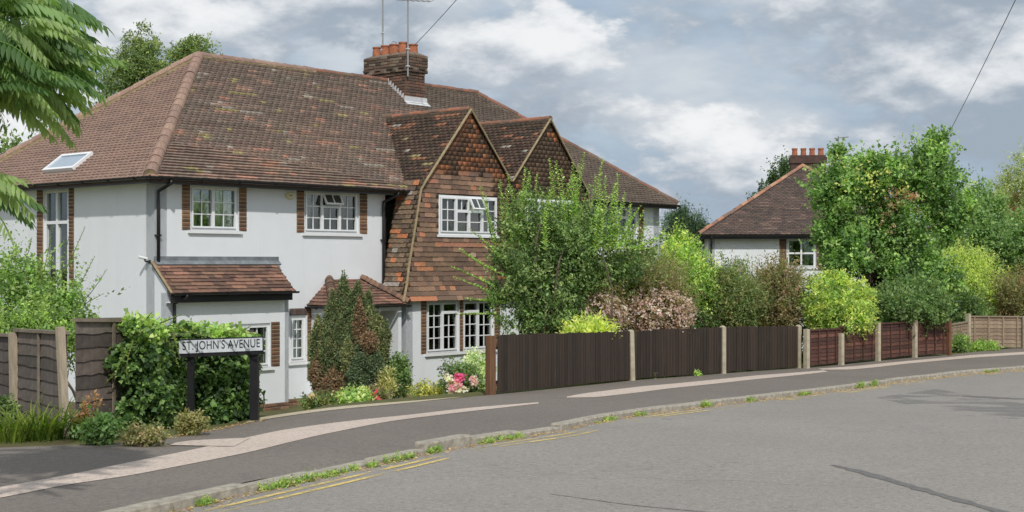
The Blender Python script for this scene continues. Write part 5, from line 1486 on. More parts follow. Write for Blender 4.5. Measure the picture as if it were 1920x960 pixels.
P_('copper_shrub', 'copper-tinged shrub standing left of the yellow-green shrub', 'shrub', (7.0, 34.0),
   [lay([blob(1405, 1520, 478, 640, 33.2, 0.9), blob(1395, 1450, 500, 600, 33.0, .6, .4)], 2300, 12, 0.36, 0.06, 0.032, G_brown + G_olive + [sr(138, 108, 88)], up=0.35, clump=12)], r0=0.026, nlimb=20, seed=7)
P_('golden_shrub', 'rounded yellow-green shrub spilling over the brown panel fence', 'shrub', (7.7, 33.6),
   [lay([blob(1497, 1642, 500, 622, 32.8, 0.85, 1.6), blob(1505, 1640, 540, 640, 32.6, 0.7, 1.2), blob(1560, 1602, 590, 640, 31.9, 0.3, 0.2)], 3000, 12, 0.28, 0.062, 0.036, G_yel + G_bright, up=0.1, shell=4, droop=0.35, clump=14)], r0=0.026, nlimb=16, seed=8)
P_('laurel_bush', 'dark glossy bush spilling over the brown fence under the tall tree', 'bush', (9.9, 36.5),
   [lay([blob(1630, 1780, 520, 612, 35.2, 0.9), blob(1640, 1720, 545, 615, 34.3, 0.5, .7), blob(1700, 1778, 540, 618, 34.9, 0.5, .7)], 2200, 11, 0.3, 0.08, 0.05, G_mid + [sr(76, 104, 54), sr(92, 120, 64)], up=0.1, shell=3, clump=12)], r0=0.026, nlimb=16, seed=9)
P_('hedge_shrub', 'broad yellow-green shrub behind the pale fence at the right', 'shrub', (13.6, 42.5),
   [lay([blob(1700, 1890, 462, 610, 42, 1.6, 1.3), blob(1740, 1860, 450, 540, 42.4, 1.2, .8)], 2900, 12, 0.42, 0.075, 0.036, [sr(150, 164, 66), sr(132, 150, 60), sr(166, 174, 80), sr(116, 136, 56)], up=0.4, clump=12)], r0=0.03, nlimb=20, seed=10)
P_('dull_shrub', 'dull brownish green shrub at the right edge above the pale fence', 'shrub', (15.2, 42.0),
   [lay([blob(1845, 1990, 500, 610, 41, 1.2)], 1500, 12, 0.4, 0.065, 0.034, G_olive + G_brown, up=0.3, clump=12)], r0=0.03, nlimb=16, seed=11)
P_('filler_shrub', 'dark green undergrowth behind the right end of the brown fence', 'shrub', (12.2, 40.5),
   [lay([blob(1740, 1860, 540, 640, 40, 1.0)], 1300, 12, 0.36, 0.075, 0.045, G_dark + G_mid, up=0.2, clump=12)], r0=0.026, nlimb=12, seed=12)
P_('undergrowth', 'dark leafy undergrowth filling the gap behind the board fence centre', 'shrub', (3.4, 31.5),
   [lay([blob(1130, 1330, 560, 680, 31.6, 0.9), blob(1300, 1520, 560, 690, 34.5, 0.9), blob(1485, 1530, 600, 690, 33.0, .4, .3)], 2400, 11, 0.36, 0.08, 0.05, G_dark, up=0.2, clump=12)], r0=0.026, nlimb=12, seed=13)
# tall tree at the right
tb = [blob(1512, 1628, 300, 420, 37.8, 1.0, 1.0), blob(1583, 1700, 276, 395, 38.2, 1.2, 1.1), blob(1680, 1796, 256, 387, 38.4, 1.2, 1.1), blob(1730, 1822, 324, 453, 38.8, 1.1, .9), blob(1525, 1637, 387, 487, 37.6, 0.9, .8), blob(1537, 1645, 440, 540, 37.5, .7, .7), blob(1630, 1710, 430, 540, 37.6, .6, .6), blob(1690, 1800, 480, 580, 37.8, .7, .8), blob(1617, 1733, 366, 470, 38.0, 0.9, .8), blob(1680, 1780, 440, 545, 38.3, .9, .8), blob(1560, 1600, 262, 320, 37.9, .5, .25), blob(1740, 1790, 238, 300, 38.4, .5, .25)]
tall = P_('tall_tree', 'tall green maple-like tree with some yellow and withered brown leaves', 'tree', (10.05, 38.2),
   [lay(tb, 6200, 12, 0.5, 0.10, 0.075, [sr(110, 142, 66), sr(94, 128, 58), sr(132, 158, 78), sr(80, 112, 52), sr(70, 98, 48)], up=0.3, shell=2.0, clump=22),
    lay([blob(1520, 1720, 280, 380, 37.2, 0.5)], 40, 7, 0.35, 0.09, 0.06, [sr(168, 166, 70), sr(148, 156, 66)], up=0.2),
    lay([blob(1615, 1745, 330, 450, 37.1, 0.4)], 46, 7, 0.3, 0.08, 0.05, [sr(140, 108, 82), sr(156, 126, 98)], up=-0.1, clump=5)], trunk_h=1.9, r0=0.17, nlimb=46, seed=14, crown='crown')
P_('climbing_ivy', 'dark ivy climbing round the trunk of the tall tree', 'ivy', (9.9, 37.6),
   [lay([blob(1650, 1745, 490, 600, 37.7, 0.7), blob(1660, 1720, 430, 520, 37.9, .4, .6)], 1300, 10, 0.25, 0.07, 0.06, G_dark, up=0.2, shell=4)], r0=0.02, nlimb=10, seed=15)
# trees behind
P_('background_tree', 'mid green tree filling the right edge behind the yellow-green shrub', 'tree', (17.2, 50.0),
   [lay([blob(1740, 1900, 360, 520, 49, 1.8), blob(1830, 1990, 390, 540, 50, 2.0), blob(1780, 1880, 340, 440, 49.6, 1.4, .7)], 2600, 12, 0.55, 0.11, 0.08, [sr(92, 122, 62), sr(78, 106, 54), sr(108, 134, 70)], up=0.2, clump=20, shell=2)], trunk_h=2.0, r0=0.14, nlimb=26, seed=16, crown='crown')
P_('silver_birch', 'airy silver birch with white branches at the top right', 'tree', (24.5, 62.0),
   [lay([blob(1850, 2010, 270, 420, 61, 2.2), blob(1800, 1900, 330, 430, 61, 1.6, .5)], 1500, 12, 0.7, 0.09, 0.06, [sr(128, 140, 84), sr(112, 126, 74), sr(146, 152, 96)], up=-0.3, droop=0.5, clump=16, shell=1.7)], trunk_h=4.6, r0=0.13, bark='birch_bark', nlimb=30, seed=17, crown='crown')
P_('dark_conifer', 'dark green conifer beyond the end of the near house', 'tree', (7.6, 62.0),
   [lay([blob(1240, 1325, 388, 480, 62, 1.2), blob(1255, 1305, 380, 440, 62, .8, .5)], 1500, 14, 0.55, 0.13, 0.03, [sr(54, 78, 48), sr(44, 66, 42), sr(66, 90, 52)], up=0.7, clump=14)], trunk_h=1.6, r0=0.12, nlimb=12, seed=18, crown='crown', leafm='conifer')
P_('distant_tree', 'dark tree rising behind the roof of the far house', 'tree', (17.6, 76.0),
   [lay([blob(1436, 1520, 296, 380, 75, 1.4), blob(1400, 1450, 345, 400, 75, 1.0, .5)], 900, 12, 0.6, 0.13, 0.09, [sr(66, 90, 50), sr(56, 78, 44)], up=0.3, clump=16)], trunk_h=4.4, r0=0.16, nlimb=14, seed=19, crown='crown')
P_('roadside_tree', 'feathery tree rising behind the left end of the tiled roof', 'tree', (-14.4, 50.0),
   [lay([blob(180, 330, 70, 260, 49, 1.8), blob(290, 420, 55, 220, 49.5, 1.7, .9), blob(60, 200, 200, 300, 49, 1.6, .6), blob(225, 310, 36, 130, 49, 1.0, .6), blob(320, 415, 50, 150, 49.4, 1.0, .6)], 3600, 13, 0.6, 0.10, 0.055, [sr(104, 122, 62), sr(86, 106, 54), sr(124, 136, 72), sr(70, 90, 50)], up=0.0, droop=0.35, clump=18, shell=1.8)], trunk_h=5.2, r0=0.2, nlimb=40, seed=20, crown='crown')
for k, (px0, px1, py0, py1, y_, cs_) in enumerate(((1150, 1420, 430, 640, 78, G_dark), (1380, 1700, 420, 640, 84, G_mid), (1640, 2000, 420, 640, 78, G_dark), (-150, 120, 250, 560, 60, G_mid))):
    b_ = blob(px0, px1, py0, py1, y_, 2.5)
    P_('distant_tree', ('far dark trees seen below the conifer left of the far house', 'far green tree mass behind the far house', 'far dark trees behind the tall tree at the right', 'far green tree beyond the left end of the near house')[k], 'tree', (b_[0].x, y_),
       [lay([b_], 1500, 12, 0.8, 0.2, 0.13, cs_, up=0.2, clump=20)], trunk_h=1.5, r0=0.16, nlimb=10, seed=30 + k, crown='crown')
# young birch in the front garden
gb = np.random.default_rng(77)
bt = plant('young_birch', 'young birch with small leaves in the garden behind the left fence', 'tree', (-6.9, 20.6),
   [lay([blob(-60, 130, 450, 640, 20.4, 0.9), blob(40, 180, 500, 640, 20.2, 0.8, .8), blob(-30, 80, 560, 680, 20.2, .8, .6)], 760, 12, 0.5, 0.055, 0.042, [sr(112, 140, 64), sr(94, 122, 54), sr(130, 152, 76), sr(80, 106, 50)], up=0.25, clump=9, shell=1.6)], trunk_h=0.9, r0=0.03, bark='birch_bark', nlimb=30, seed=21, crown='crown')
shoots(bt, [(at(a, 600, 20.3), at(b, c, 20.2)) for a, b, c in ((60, 100, 420), (80, 160, 425), (110, 178, 480), (120, 200, 505), (40, 15, 430), (20, 60, 445), (100, 195, 550), (0, -10, 440), (70, 130, 440))], [sr(112, 140, 64), sr(94, 122, 54)], 0.055, 0.036, 0.03, gb)
P_('garden_shrub', 'bright green shrub low behind the left fence panels', 'shrub', (-5.9, 19.6),
   [lay([blob(-20, 180, 570, 680, 19.4, 0.8)], 900, 11, 0.28, 0.055, 0.034, G_bright + G_mid, up=0.4, clump=10)], r0=0.02, nlimb=12, seed=22)
# conifers in front of the porch
g9 = np.random.default_rng(99)
cf = empty('dwarf_conifer', at(655, 752, 23.6), 0, 'clump of dwarf conifers, green with rusty brown patches, in front of the porch', 'conifer')
cf.location.z = float(gz(cf.location.x, cf.location.y))
o3 = np.array(cf.location)
Gc = [sr(84, 100, 56), sr(72, 90, 50), sr(98, 110, 62), sr(64, 80, 46), sr(96, 90, 56)]
Gb = [sr(74, 90, 58), sr(64, 80, 54), sr(86, 100, 64)]
Gy_ = [sr(100, 106, 58), sr(88, 96, 54), sr(112, 112, 64)]
Gr = [sr(112, 84, 58), sr(98, 76, 54), sr(124, 94, 64), sr(90, 86, 54)]
mb = MB(); mb.tube([(0, 0, -.1), (0.02, 0, 0.5), (0, 0, 1.6)], [0.06, 0.05, 0.02], 8); mb.build('trunk', M['bark'], cf)
cols_ = [(628, 664, 512, 640, 23.8, Gc), (652, 690, 528, 650, 23.7, Gc), (606, 640, 548, 660, 23.7, Gc), (676, 706, 545, 660, 23.8, Gc), (582, 612, 592, 690, 23.6, Gy_), (596, 628, 606, 720, 23.4, Gc), (620, 655, 600, 720, 23.4, Gc), (648, 680, 590, 690, 23.3, Gc),
         (672, 706, 574, 660, 23.3, Gy_), (696, 728, 590, 690, 23.4, Gy_), (704, 734, 640, 740, 23.5, Gb), (584, 616, 650, 752, 23.4, Gr), (606, 640, 690, 754, 23.2, Gr), (632, 668, 690, 750, 23.1, Gr), (660, 700, 640, 705, 23.0, Gb), (684, 722, 660, 715, 23.0, Gb),
         (648, 690, 684, 730, 22.95, Gb), (690, 726, 700, 745, 23.1, Gb), (676, 708, 622, 662, 22.95, Gr), (664, 686, 560, 650, 23.15, Gr), (580, 604, 620, 740, 23.5, Gc), (640, 664, 640, 700, 23.05, Gy_), (712, 732, 600, 660, 23.4, Gc)]
for (px0, px1, py0, py1, y_, cs_) in cols_:
    b_ = blob(px0, px1, py0, py1, y_, None)
    n_ = int(620 * (px1 - px0) * (py1 - py0) / 10000) + 60
    P, D, Nn, Ln, Wd, C, _t = twig_crown([b_], n_ * 3, 9, 0.10, 0.045, 0.018, cs_, up=0.9, out=0.5, rnd=0.3, shell=7, g=g9, clump=7)
    # taper towards the tip like a flame
    c_ = np.array(tuple(b_[0])); rz = b_[1][2]
    t_ = np.clip((P[:, 2] - c_[2]) / rz, -1, 1.2); k_ = np.where(t_ > 0.1, 1 - 0.55 * ((t_ - 0.1) / 0.9), 1.0)
    P[:, 0] = c_[0] + (P[:, 0] - c_[0]) * k_; P[:, 1] = c_[1] + (P[:, 1] - c_[1]) * k_
    link('foliage', leaf_mesh('foliage', P - o3, D, Nn, Ln, Wd, C, M['conifer']), cf)
# bedding plants by the house
def small(name, label, cat, px0, px1, py0, py1, y_, cols, n=160, ll=0.05, lw=0.03, seed=0, flowers=None, up=0.5, group=None):
    b_ = blob(px0, px1, py0, py1, y_, None)
    ls = [lay([b_], n, 9, 0.18, ll, lw, cols, up=up, shell=3)]
    if flowers:
        for (fx0, fx1, fy0, fy1, fc_, fn) in flowers: ls.append(lay([blob(fx0, fx1, fy0, fy1, y_ - 0.25, 0.1)], fn, 9, 0.06, 0.05, 0.045, fc_, up=0.2, out=0.4))
    return plant(name, label, cat, (b_[0].x, y_), ls, r0=0.012, nlimb=10, bark='stem', seed=seed, group=group)
small('leafy_shrub', 'slim upright leafy shrub between the conifers and the bay corner', 'shrub', 728, 770, 665, 752, 23.4, G_mid + [sr(120, 148, 80)], 320, 0.055, 0.035, 50, up=0.9)
small('straw_plant', 'pale straw-coloured plant at the right foot of the conifers', 'plant', 706, 742, 690, 752, 22.9, [sr(176, 160, 112), sr(150, 146, 88), sr(120, 130, 70)], 150, 0.07, 0.018, 51, up=0.9)
small('yellow_bedding', 'low yellow flowering plant below the bay wall', 'plant', 765, 845, 718, 754, 22.6, [sr(150, 148, 60), sr(120, 126, 56), sr(178, 166, 62), sr(104, 112, 58)], 320, 0.045, 0.026, 52)
small('rose_bush', 'rose bush with pink blooms beside the wooden fence post', 'rose', 826, 905, 682, 752, 22.3, G_mid + [sr(84, 112, 60)], 260, 0.055, 0.036, 53,
      flowers=((838, 872, 712, 742, [sr(226, 150, 176), sr(236, 176, 194), sr(210, 120, 156)], 60), (856, 868, 700, 712, [sr(216, 50, 130)], 12), (882, 896, 706, 722, [sr(226, 150, 180)], 14), (832, 846, 700, 716, [sr(232, 170, 190)], 8)))
small('silver_shrub', 'silvery variegated shrub under the ground floor window by the fence', 'shrub', 862, 926, 655, 745, 23.2, [sr(176, 186, 150), sr(148, 164, 120), sr(120, 142, 92), sr(196, 200, 172)], 420, 0.05, 0.028, 54, up=0.7)
small('rose_sprig', 'thin dark-leaved rose sprigs in front of the bay wall', 'rose', 826, 870, 670, 720, 22.5, [sr(70, 84, 60), sr(84, 100, 66)], 40, 0.05, 0.034, 55, up=1.2)
small('low_bedding', 'low mixed green bedding along the left foot of the conifers', 'plant', 560, 640, 738, 772, 22.2, G_mid + G_olive, 240, 0.05, 0.03, 56, flowers=((574, 590, 736, 748, [sr(210, 150, 140)], 3),))
small('pale_bedding', 'pale green and cream bedding plant in front of the conifer trunks', 'plant', 630, 700, 728, 768, 22.1, [sr(176, 186, 112), sr(130, 152, 84), sr(104, 130, 70)], 240, 0.06, 0.036, 57)
small('red_geranium', 'small red-flowered plant at the foot of the conifers', 'plant', 690, 722, 728, 758, 22.3, [sr(110, 84, 66), sr(92, 110, 62)], 90, 0.05, 0.036, 58, flowers=((694, 712, 736, 746, [sr(190, 60, 72)], 3),))
small('verge_bush', 'low green bush at the end of the brown fence beside the pale fence', 'bush', 1776, 1816, 628, 668, 37.0, G_mid + G_bright, 260, 0.08, 0.045, 59)
small('verge_weeds', 'low bright weeds at the foot of the pale fence', 'weeds', 1812, 1876, 640, 662, 37.4, G_bright, 200, 0.08, 0.03, 60)

# ivy over the fence corner
gi_ = np.random.default_rng(42)
iv = empty('ivy', (-3.95, 14.6, float(zg(14.6))), 0, 'mass of glossy ivy smothering the fence corner round the street sign', 'ivy')
o3 = np.array(iv.location)
ib = [blob(222, 308, 612, 700, 14.95, 0.3, 1.2), blob(226, 312, 690, 815, 14.95, 0.3, 1.2), blob(206, 270, 640, 760, 14.85, 0.24, .6), blob(320, 474, 668, 800, 16.25, 0.32, 1.9), blob(330, 476, 624, 668, 16.2, 0.26, 1.0), blob(425, 478, 640, 795, 16.6, 0.2, .8), blob(285, 335, 612, 800, 15.4, 0.26, .9), blob(305, 400, 606, 640, 15.95, 0.22, .6), blob(318, 372, 640, 800, 16.0, 0.24, .9)]
Gi = [sr(86, 116, 52), sr(68, 96, 44), sr(56, 84, 40), sr(48, 72, 38), sr(108, 136, 66)]
P, D, Nn, Ln, Wd, C, _t = twig_crown(ib, 3300, 8, 0.16, 0.062, 0.055, Gi, up=0.1, out=0.9, rnd=0.5, shell=7, droop=0.3, lup=0.25, g=gi_, boxy=3.4, clump=9)
# new growth along the top
P2, D2, N2, L2_, W2_, C2, _t = twig_crown([blob(222, 312, 598, 640, 14.9, 0.28), blob(300, 478, 612, 642, 16.0, 0.24)], 460, 8, 0.16, 0.055, 0.046, [sr(128, 154, 66), sr(110, 140, 58), sr(146, 168, 84)], up=0.5, out=0.8, shell=5, g=gi_, clump=8)
P, D, Nn, Ln, Wd, C = [np.concatenate(q, 0) for q in ((P, P2), (D, D2), (Nn, N2), (Ln, L2_), (Wd, W2_), (C, C2))]
order = np.argsort(P[:, 1] - 0.15 * gi_.random(len(P)))
near, rest_ = order[:290], order[290:]
link('foliage', leaf_mesh('foliage', P[rest_] - o3, D[rest_], Nn[rest_], Ln[rest_], Wd[rest_], C[rest_], M['leaf']), iv)['kind'] = 'stuff'
ul = [leaf_mesh('leaf', np.zeros((1, 3)), np.array([[1.0, 0, 0]]), np.array([[0, 0, 1.0]]), np.array([0.062]), np.array([0.055]), np.array([c]), M['leaf']) for c in Gi]
for k in near:
    d_ = Vector(D[k]).normalized(); n_ = Vector(Nn[k]); s_ = d_.cross(n_).normalized(); n_ = s_.cross(d_)
    link('leaf', ul[int(gi_.integers(0, len(ul)))], iv, frame_mx(Vector(P[k] - o3), d_, n_.cross(d_), n_))
mb = MB()
for k in range(26):
    a_ = Vector(P[gi_.integers(0, len(P))] - o3) + Vector((0.02, 0.22, -0.1)); mb.tube([(a_.x + gi_.normal() * .1, a_.y + 0.1, 0), (a_.x + gi_.normal() * .06, a_.y + 0.12, a_.z * 0.5), a_], [0.014, 0.009, 0.004], 5)
o = mb.build('vine', M['bark'], iv); o['kind'] = 'stuff'

shoots(iv, [(at(a, b, y1), at(c, d, y1 - 0.1)) for a, b, c, d, y1 in ((250, 640, 238, 705, 14.6), (240, 660, 215, 712, 14.6), (290, 610, 340, 590, 14.9), (240, 615, 190, 600, 14.9), (270, 605, 285, 585, 14.9), (440, 625, 470, 612, 16.0), (470, 640, 498, 650, 16.0), (360, 622, 350, 605, 15.9), (470, 660, 492, 690, 16.3), (228, 690, 196, 720, 14.7), (326, 622, 338, 672, 15.2), (316, 640, 336, 690, 15.2), (352, 622, 388, 632, 15.3), (420, 622, 452, 630, 15.45), (455, 622, 488, 628, 15.5), (330, 610, 356, 632, 15.2))], [sr(128, 154, 66), sr(100, 130, 56)], 0.05, 0.042, 0.03, gi_, 'trailing_stem')
# grasses and weeds on the corner
def blades(name, label, cat, base, n, L, W, cols, spread, lean, seed, group=None, root=None):
    g = np.random.default_rng(seed); base = Vector(base)
    t = empty(name, base, 0, label, cat, group)
    seg = 5; V, T, C = [], [], []
    for k in range(n):
        a = g.random() * 6.283; r_ = spread * math.sqrt(g.random()); p = np.array([math.cos(a) * r_, math.sin(a) * r_ * 0.7, -0.02])
        az = a + g.normal() * 0.6; d = np.array([math.cos(az), math.sin(az), 0]); l = L * g.uniform(0.55, 1.15); ln = lean * g.uniform(0.5, 1.4)
        s = np.array([-d[1], d[0], 0]); c = np.array(cols[g.integers(0, len(cols))]) * g.uniform(0.8, 1.2); b = len(V)
        for i in range(seg + 1):
            q = i / seg; c_ = p + d * l * ln * q ** 1.6 + np.array([0, 0, 1]) * l * (q - 0.55 * ln * q ** 2.6); w = W * (1 - q) ** 0.7 * 0.5 + 0.0008
            V += [c_ - s * w, c_ + s * w]; C += [c, c]
        T += [(b + 2 * i, b + 2 * i + 1, b + 2 * i + 3, b + 2 * i + 2) for i in range(seg)]
    link('blade', mesh_np('blade', V, T, M['leaf'], np.array(C)), t)['kind'] = 'stuff'
    return t
def on_pave(px, py): return ground_at(px, py)
Gg = [sr(122, 142, 60), sr(104, 128, 54), sr(140, 152, 74), sr(90, 114, 48)]
blades('strap_leaf_clump', 'clump of bright strap-like leaves at the foot of the left fence', 'plant', on_pave(60, 822), 190, 0.52, 0.022, Gg, 0.32, 0.75, 1)
blades('strap_leaf_clump', 'smaller strap-leaved clump cut off by the left picture edge', 'plant', on_pave(4, 826), 110, 0.46, 0.02, Gg, 0.26, 0.7, 2)
blades('fern_clump', 'dark arching fern-like leaves beside the leaning fence post', 'plant', on_pave(176, 822), 90, 0.42, 0.04, [sr(62, 96, 44), sr(78, 112, 52), sr(54, 84, 42)], 0.22, 0.9, 3)
def weeds(label, px0, px1, py0, py1, cols, n, seed, ll=0.03, lw=0.02, cat='weeds', name='weed_patch', up=0.7, group=None):
    p = on_pave((px0 + px1) / 2, py1); b_ = blob(px0, px1, py0, py1, p.y, None)
    b_ = (b_[0], (b_[1][0], b_[1][0] * 0.5, b_[1][2]), 1)
    return plant(name, label, cat, (p.x, p.y, p.z), [lay([b_], n, 8, 0.13, ll, lw, cols, up=up, shell=1.5, rnd=0.9, clump=7)], r0=0.006, nlimb=8, bark='stem', seed=seed, group=group)
weeds('low dull green weeds on the pavement edge in front of the ivy', 215, 318, 796, 836, [sr(116, 116, 70), sr(132, 128, 84), sr(96, 104, 58), sr(140, 120, 90)], 420, 70)
weeds('rounded olive weed tuft between the sign posts', 322, 396, 772, 816, [sr(124, 118, 70), sr(138, 130, 80), sr(104, 108, 60)], 380, 71)
weeds('reddish dry weed stalks against the left fence', 132, 196, 735, 820, [sr(150, 104, 60), sr(132, 96, 58), sr(110, 108, 60)], 90, 72, 0.04, 0.018, up=1.6)
weeds('green weeds at the foot of the leaning fence post', 140, 230, 778, 834, [sr(74, 104, 50), sr(92, 122, 58)], 300, 73, 0.05, 0.03)
weeds('green leafy weeds behind the strap-leaved clump', -20, 40, 745, 800, G_mid, 200, 74, 0.05, 0.03)
# weeds in the gutter and along the fence foot
ORD = ['first', 'second', 'third', 'fourth', 'fifth', 'sixth', 'seventh', 'eighth', 'ninth', 'tenth', 'eleventh', 'twelfth', 'thirteenth', 'fourteenth', 'fifteenth', 'sixteenth', 'seventeenth', 'eighteenth']
for k, (px, py, w, h) in enumerate(((362, 946, 26, 16), (494, 914, 40, 18), (540, 903, 44, 16), (588, 889, 50, 16), (622, 884, 40, 14), (676, 872, 40, 14), (740, 860, 50, 18), (812, 842, 22, 16), (918, 824, 36, 14), (960, 818, 40, 10), (1145, 790, 44, 12), (1220, 782, 30, 10), (1335, 758, 34, 20), (1420, 747, 26, 10), (1510, 734, 30, 14), (1615, 722, 30, 22), (1645, 718, 30, 18), (1850, 692, 40, 8))):
    p = on_pave(px, py); d_ = 0.02
    c = [sr(110, 140, 56), sr(128, 150, 64), sr(92, 120, 50), sr(144, 148, 78)]
    gw = np.random.default_rng(400 + k); bl_ = []
    for q in range(7):
        xq = p.x + gw.uniform(-0.5, 0.5) * w / F * p.y * 0.9; s_ = gw.uniform(0.35, 1.1)
        bl_.append((Vector((xq, float(kerb(xq)) - 0.05 - abs(gw.normal()) * 0.03, float(zg(kerb(xq))) - KD + 0.3 * s_ * h / F * p.y)), (0.06 * s_, 0.06 * s_, 0.5 * s_ * h / F * p.y), s_))
    plant('gutter_weed', ORD[k] + ' tuft of green weeds in the gutter along the kerb, counting from the left', 'weeds', (p.x, float(kerb(p.x)) - 0.05, p.z - 0.085), [lay(bl_, 90, 6, 0.05, 0.026, 0.012, c, up=0.9, shell=1.5, rnd=1.0)], r0=0.004, nlimb=5, bark='stem', seed=200 + k, group='weeds in the gutter')
for k, (px, py, w, h) in enumerate(((1064, 715, 14, 16), (1105, 716, 16, 10), (1143, 690, 8, 60), (1168, 700, 20, 36), (1210, 708, 40, 10), (1260, 704, 36, 10), (1308, 703, 12, 8), (1374, 694, 16, 10), (1404, 693, 16, 6), (1466, 687, 24, 12), (1612, 672, 18, 16))):
    p = on_pave(px, py + 2)
    b_ = (Vector((p.x, p.y - 0.03, p.z + h / 2 / F * p.y)), (w / 2 / F * p.y, 0.06, h / 2 / F * p.y), 1)
    plant('fence_weed', ORD[k] + ' small weed at the fence foot, counting from the wooden end post', 'weeds', (p.x, p.y, p.z), [lay([b_], 40, 7, 0.08, 0.05, 0.03, [sr(96, 128, 56), sr(120, 150, 64), sr(150, 170, 76)], up=0.9, shell=2)], r0=0.005, nlimb=5, bark='stem', seed=240 + k, group='weeds at the fence foot')
# leaf litter along the gutter and pavement edge
gl = np.random.default_rng(3)
n_ = 2600
xs_ = gl.uniform(-3.0, 12, n_); P = np.stack([xs_, kerb(xs_) - np.abs(gl.normal(size=n_)) * 0.16 - 0.02, np.zeros(n_)], 1); P[:, 2] = zg(P[:, 1]) - KD + 0.008
xs2 = gl.uniform(-3.6, -2.8, 240); Pb = np.stack([xs2, inner(xs2) - np.abs(gl.normal(size=240)) * 0.18, np.zeros(240)], 1); Pb[:, 2] = zg(Pb[:, 1]) + 0.01
P = np.concatenate([P, Pb]); n_ = len(P)
D = np.stack([gl.normal(size=n_), gl.normal(size=n_), gl.normal(size=n_) * 0.15], 1)
lit_ = leaf_mesh('leaf_litter', P, D, np.tile([0, 0, 1.0], (n_, 1)) + gl.normal(size=(n_, 3)) * 0.2, gl.uniform(0.015, 0.05, n_), gl.uniform(0.01, 0.03, n_), palette([sr(150, 112, 80), sr(128, 98, 74), sr(170, 140, 98), sr(186, 150, 84), sr(120, 110, 92)], n_, gl), M['leaf'])
tag(link('leaf_litter', lit_), 'dry brown leaf litter lying along the kerb and pavement edge', 'leaves', kind='stuff')

# ------------------------------------------------------------------ tree overhanging from the left, with long pinnate leaves
gs = np.random.default_rng(8)
def frond_mesh(seed, Lf, nl, ll, lw, cols):
    """a compound leaf along +x: a drooping rachis with paired hanging leaflets"""
    g = np.random.default_rng(seed)
    P, D, Nn, Ln, Wd, C = [], [], [], [], [], []
    ray = lambda t: np.array([Lf * t, 0, 0.12 * Lf * t - 0.6 * Lf * t ** 2.0])
    c = np.array(cols[g.integers(0, len(cols))]) * g.uniform(0.85, 1.15)
    for k in range(nl):
        t = 0.16 + 0.84 * k / (nl - 1)
        for s in (-1, 1):
            P.append(ray(t)); D.append([0.34 + g.normal() * .06, s * 0.55 + g.normal() * .06, -0.95 + g.normal() * 0.1])
            Nn.append([0.1 + g.normal() * .1, s * 0.55, 0.9]); l = ll * (0.75 + 0.5 * math.sin(math.pi * min(1, t * 0.95))) * g.uniform(0.88, 1.1); Ln.append(l); Wd.append(lw * l / ll); C.append(c * g.uniform(0.85, 1.15))
    P.append(ray(1.0)); D.append([0.7, 0, -0.7]); Nn.append([0.6, 0.1, 0.7]); Ln.append(ll); Wd.append(lw); C.append(c)
    P, D, Nn = np.array(P), np.array(D), np.array(Nn); Ln, Wd, C = np.array(Ln), np.array(Wd), np.array(C)
    # leaflet: six-vertex lance shape with a bent tip
    Dn = D / np.linalg.norm(D, axis=1, keepdims=True); Sd = np.cross(Dn, Nn); Sd /= np.linalg.norm(Sd, axis=1, keepdims=True); N2 = np.cross(Sd, Dn)
    L = Ln[:, None]; W = Wd[:, None]; dz = np.array([0, 0, -1.0])
    m1 = P + Dn * L * 0.35; m2 = P + Dn * L * 0.7 + dz * L * 0.05; tip = P + Dn * L * 0.97 + dz * L * 0.14
    V = np.stack([P, m1 + Sd * W * .5 + N2 * W * .16, m1, m1 - Sd * W * .5 + N2 * W * .16, m2 + Sd * W * .38 + N2 * W * .1, m2, m2 - Sd * W * .38 + N2 * W * .1, tip], 1).reshape(-1, 3)
    F_ = np.array([[0, 2, 1, 1], [0, 3, 2, 2], [1, 2, 5, 4], [2, 3, 6, 5], [4, 5, 7, 7], [5, 6, 7, 7]])
    k = (np.arange(len(P)) * 8)[:, None]
    tris = np.array([[0, 2, 1], [0, 3, 2], [1, 2, 5], [1, 5, 4], [2, 3, 6], [2, 6, 5], [4, 5, 7], [5, 6, 7]])
    T = (tris[None] + k[:, :, None]).reshape(-1, 3)
    C4 = np.repeat(C, 8, 0)
    # the rachis
    rb = MB(); rb.tube([Vector(ray(t)) for t in np.linspace(0, 1, 7)], [0.004, 0.004, 0.0035, 0.003, 0.0025, 0.002, 0.0015], 4)
    rv = np.array(rb.v); rf = [f for f in rb.f if len(f) == 4]
    T = np.concatenate([T, np.array([[f[0], f[1], f[2]] for f in rf] + [[f[0], f[2], f[3]] for f in rf]) + len(V)])
    C4 = np.concatenate([C4, np.tile(np.array(sr(120, 150, 70)), (len(rv), 1))]); V = np.concatenate([V, rv])
    return mesh_np('leaf', V, T, M['leaf'], np.clip(soft(C4, 0.2) * 1.4, 0, .9), smooth=False)
Gt = [sr(94, 132, 62), sr(82, 118, 56), sr(112, 144, 76), sr(72, 106, 50), sr(126, 150, 82)]
fronds = [frond_mesh(k, 0.42, 11, 0.105, 0.029, Gt) for k in range(9)]
sm = empty('overhanging_tree', (-4.5, 9.0, float(zg(9.0))), 0, 'tree with long drooping pinnate leaves overhanging from the top left', 'tree')
o3 = Vector(sm.location)
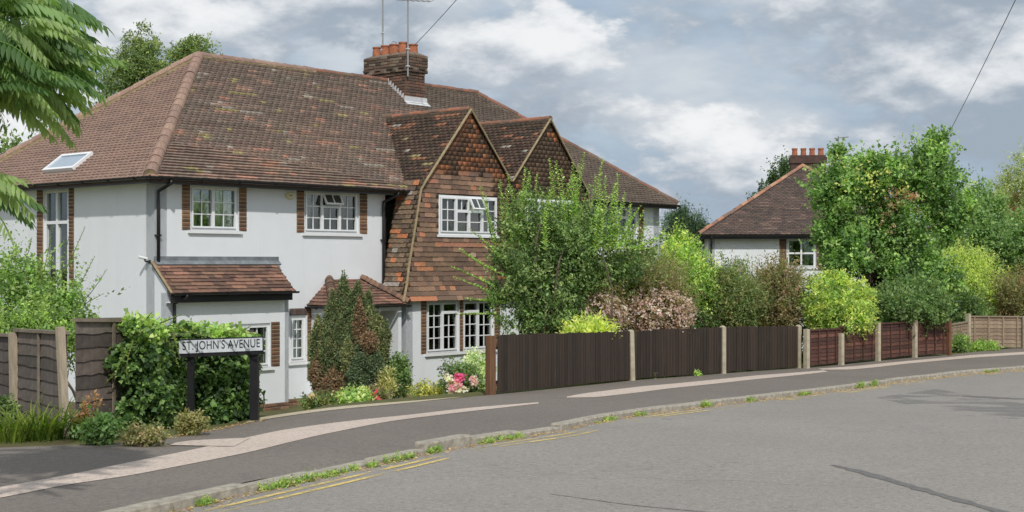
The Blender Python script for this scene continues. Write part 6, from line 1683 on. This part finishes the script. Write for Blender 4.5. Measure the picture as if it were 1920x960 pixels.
mb = MB(); mb.tube([(0, 0, -.1), (0.05, 0, 1.0), (0.0, 0.05, 1.9), (0.15, 0, 2.7)], [0.11, 0.09, 0.08, 0.06], 10); mb.build('trunk', M['bark'], sm, smooth=True)
hubs = []
for (px, py, y_) in ((30, 30, 8.9), (80, 60, 8.6), (120, 90, 8.9), (150, 110, 9.2), (40, 110, 8.5), (90, 150, 8.7), (130, 170, 9.0), (20, 170, 8.6), (60, 200, 8.9), (150, 60, 9.3), (110, 20, 9.0), (-30, 80, 8.8), (-20, 200, 8.9), (-60, 20, 9), (40, -40, 9), (100, -40, 9.3), (-60, 140, 8.7), (125, 200, 9.1), (-10, 10, 9.3), (70, 110, 9.4), (10, 130, 9.4), (100, 200, 9.3), (0, 60, 8.5), (60, 20, 8.6), (30, 140, 8.9), (80, 90, 9.1), (50, 170, 8.5), (110, 130, 8.8), (150, 140, 9.1), (120, 60, 8.9), (-14, 352, 8.3), (-60, 350, 8.4)):
    hubs.append(at(px - 72, py * 0.86 - 8, y_) if py < 300 else at(px - 46, py - 10, y_))
mb = MB()
for i, h in enumerate(hubs):
    b0 = Vector((0.1, 0, 2.3)) if i < 30 else Vector((0.0, 0, 1.7)); e = h - o3
    mb.tube([b0, b0.lerp(e, 0.5) + Vector((0, 0, 0.15)), e], [0.03, 0.018, 0.007], 6)
mb.build('branch', M['bark'], sm, smooth=True)['kind'] = 'stuff'
for i, h in enumerate(hubs):
    nf = 10 if i < 30 else 9
    for k in range(nf):
        az = k * 2.4 + gs.normal() * 0.3; el = gs.uniform(-0.25, 0.7)
        # lean the rosette outward, away from the trunk
        d = Vector((math.cos(az) * math.cos(el), math.sin(az) * math.cos(el), math.sin(el))) + Vector((0.3, -0.15, 0.0)); d.normalize()
        s_ = Z.cross(d).normalized(); n_ = d.cross(s_); sc_ = gs.uniform(0.7, 1.05)
        link('leaf', fronds[int(gs.integers(0, 9))], sm, frame_mx(h - o3 + Vector(gs.normal(size=3)) * 0.05, d * sc_, s_ * sc_, n_ * sc_))
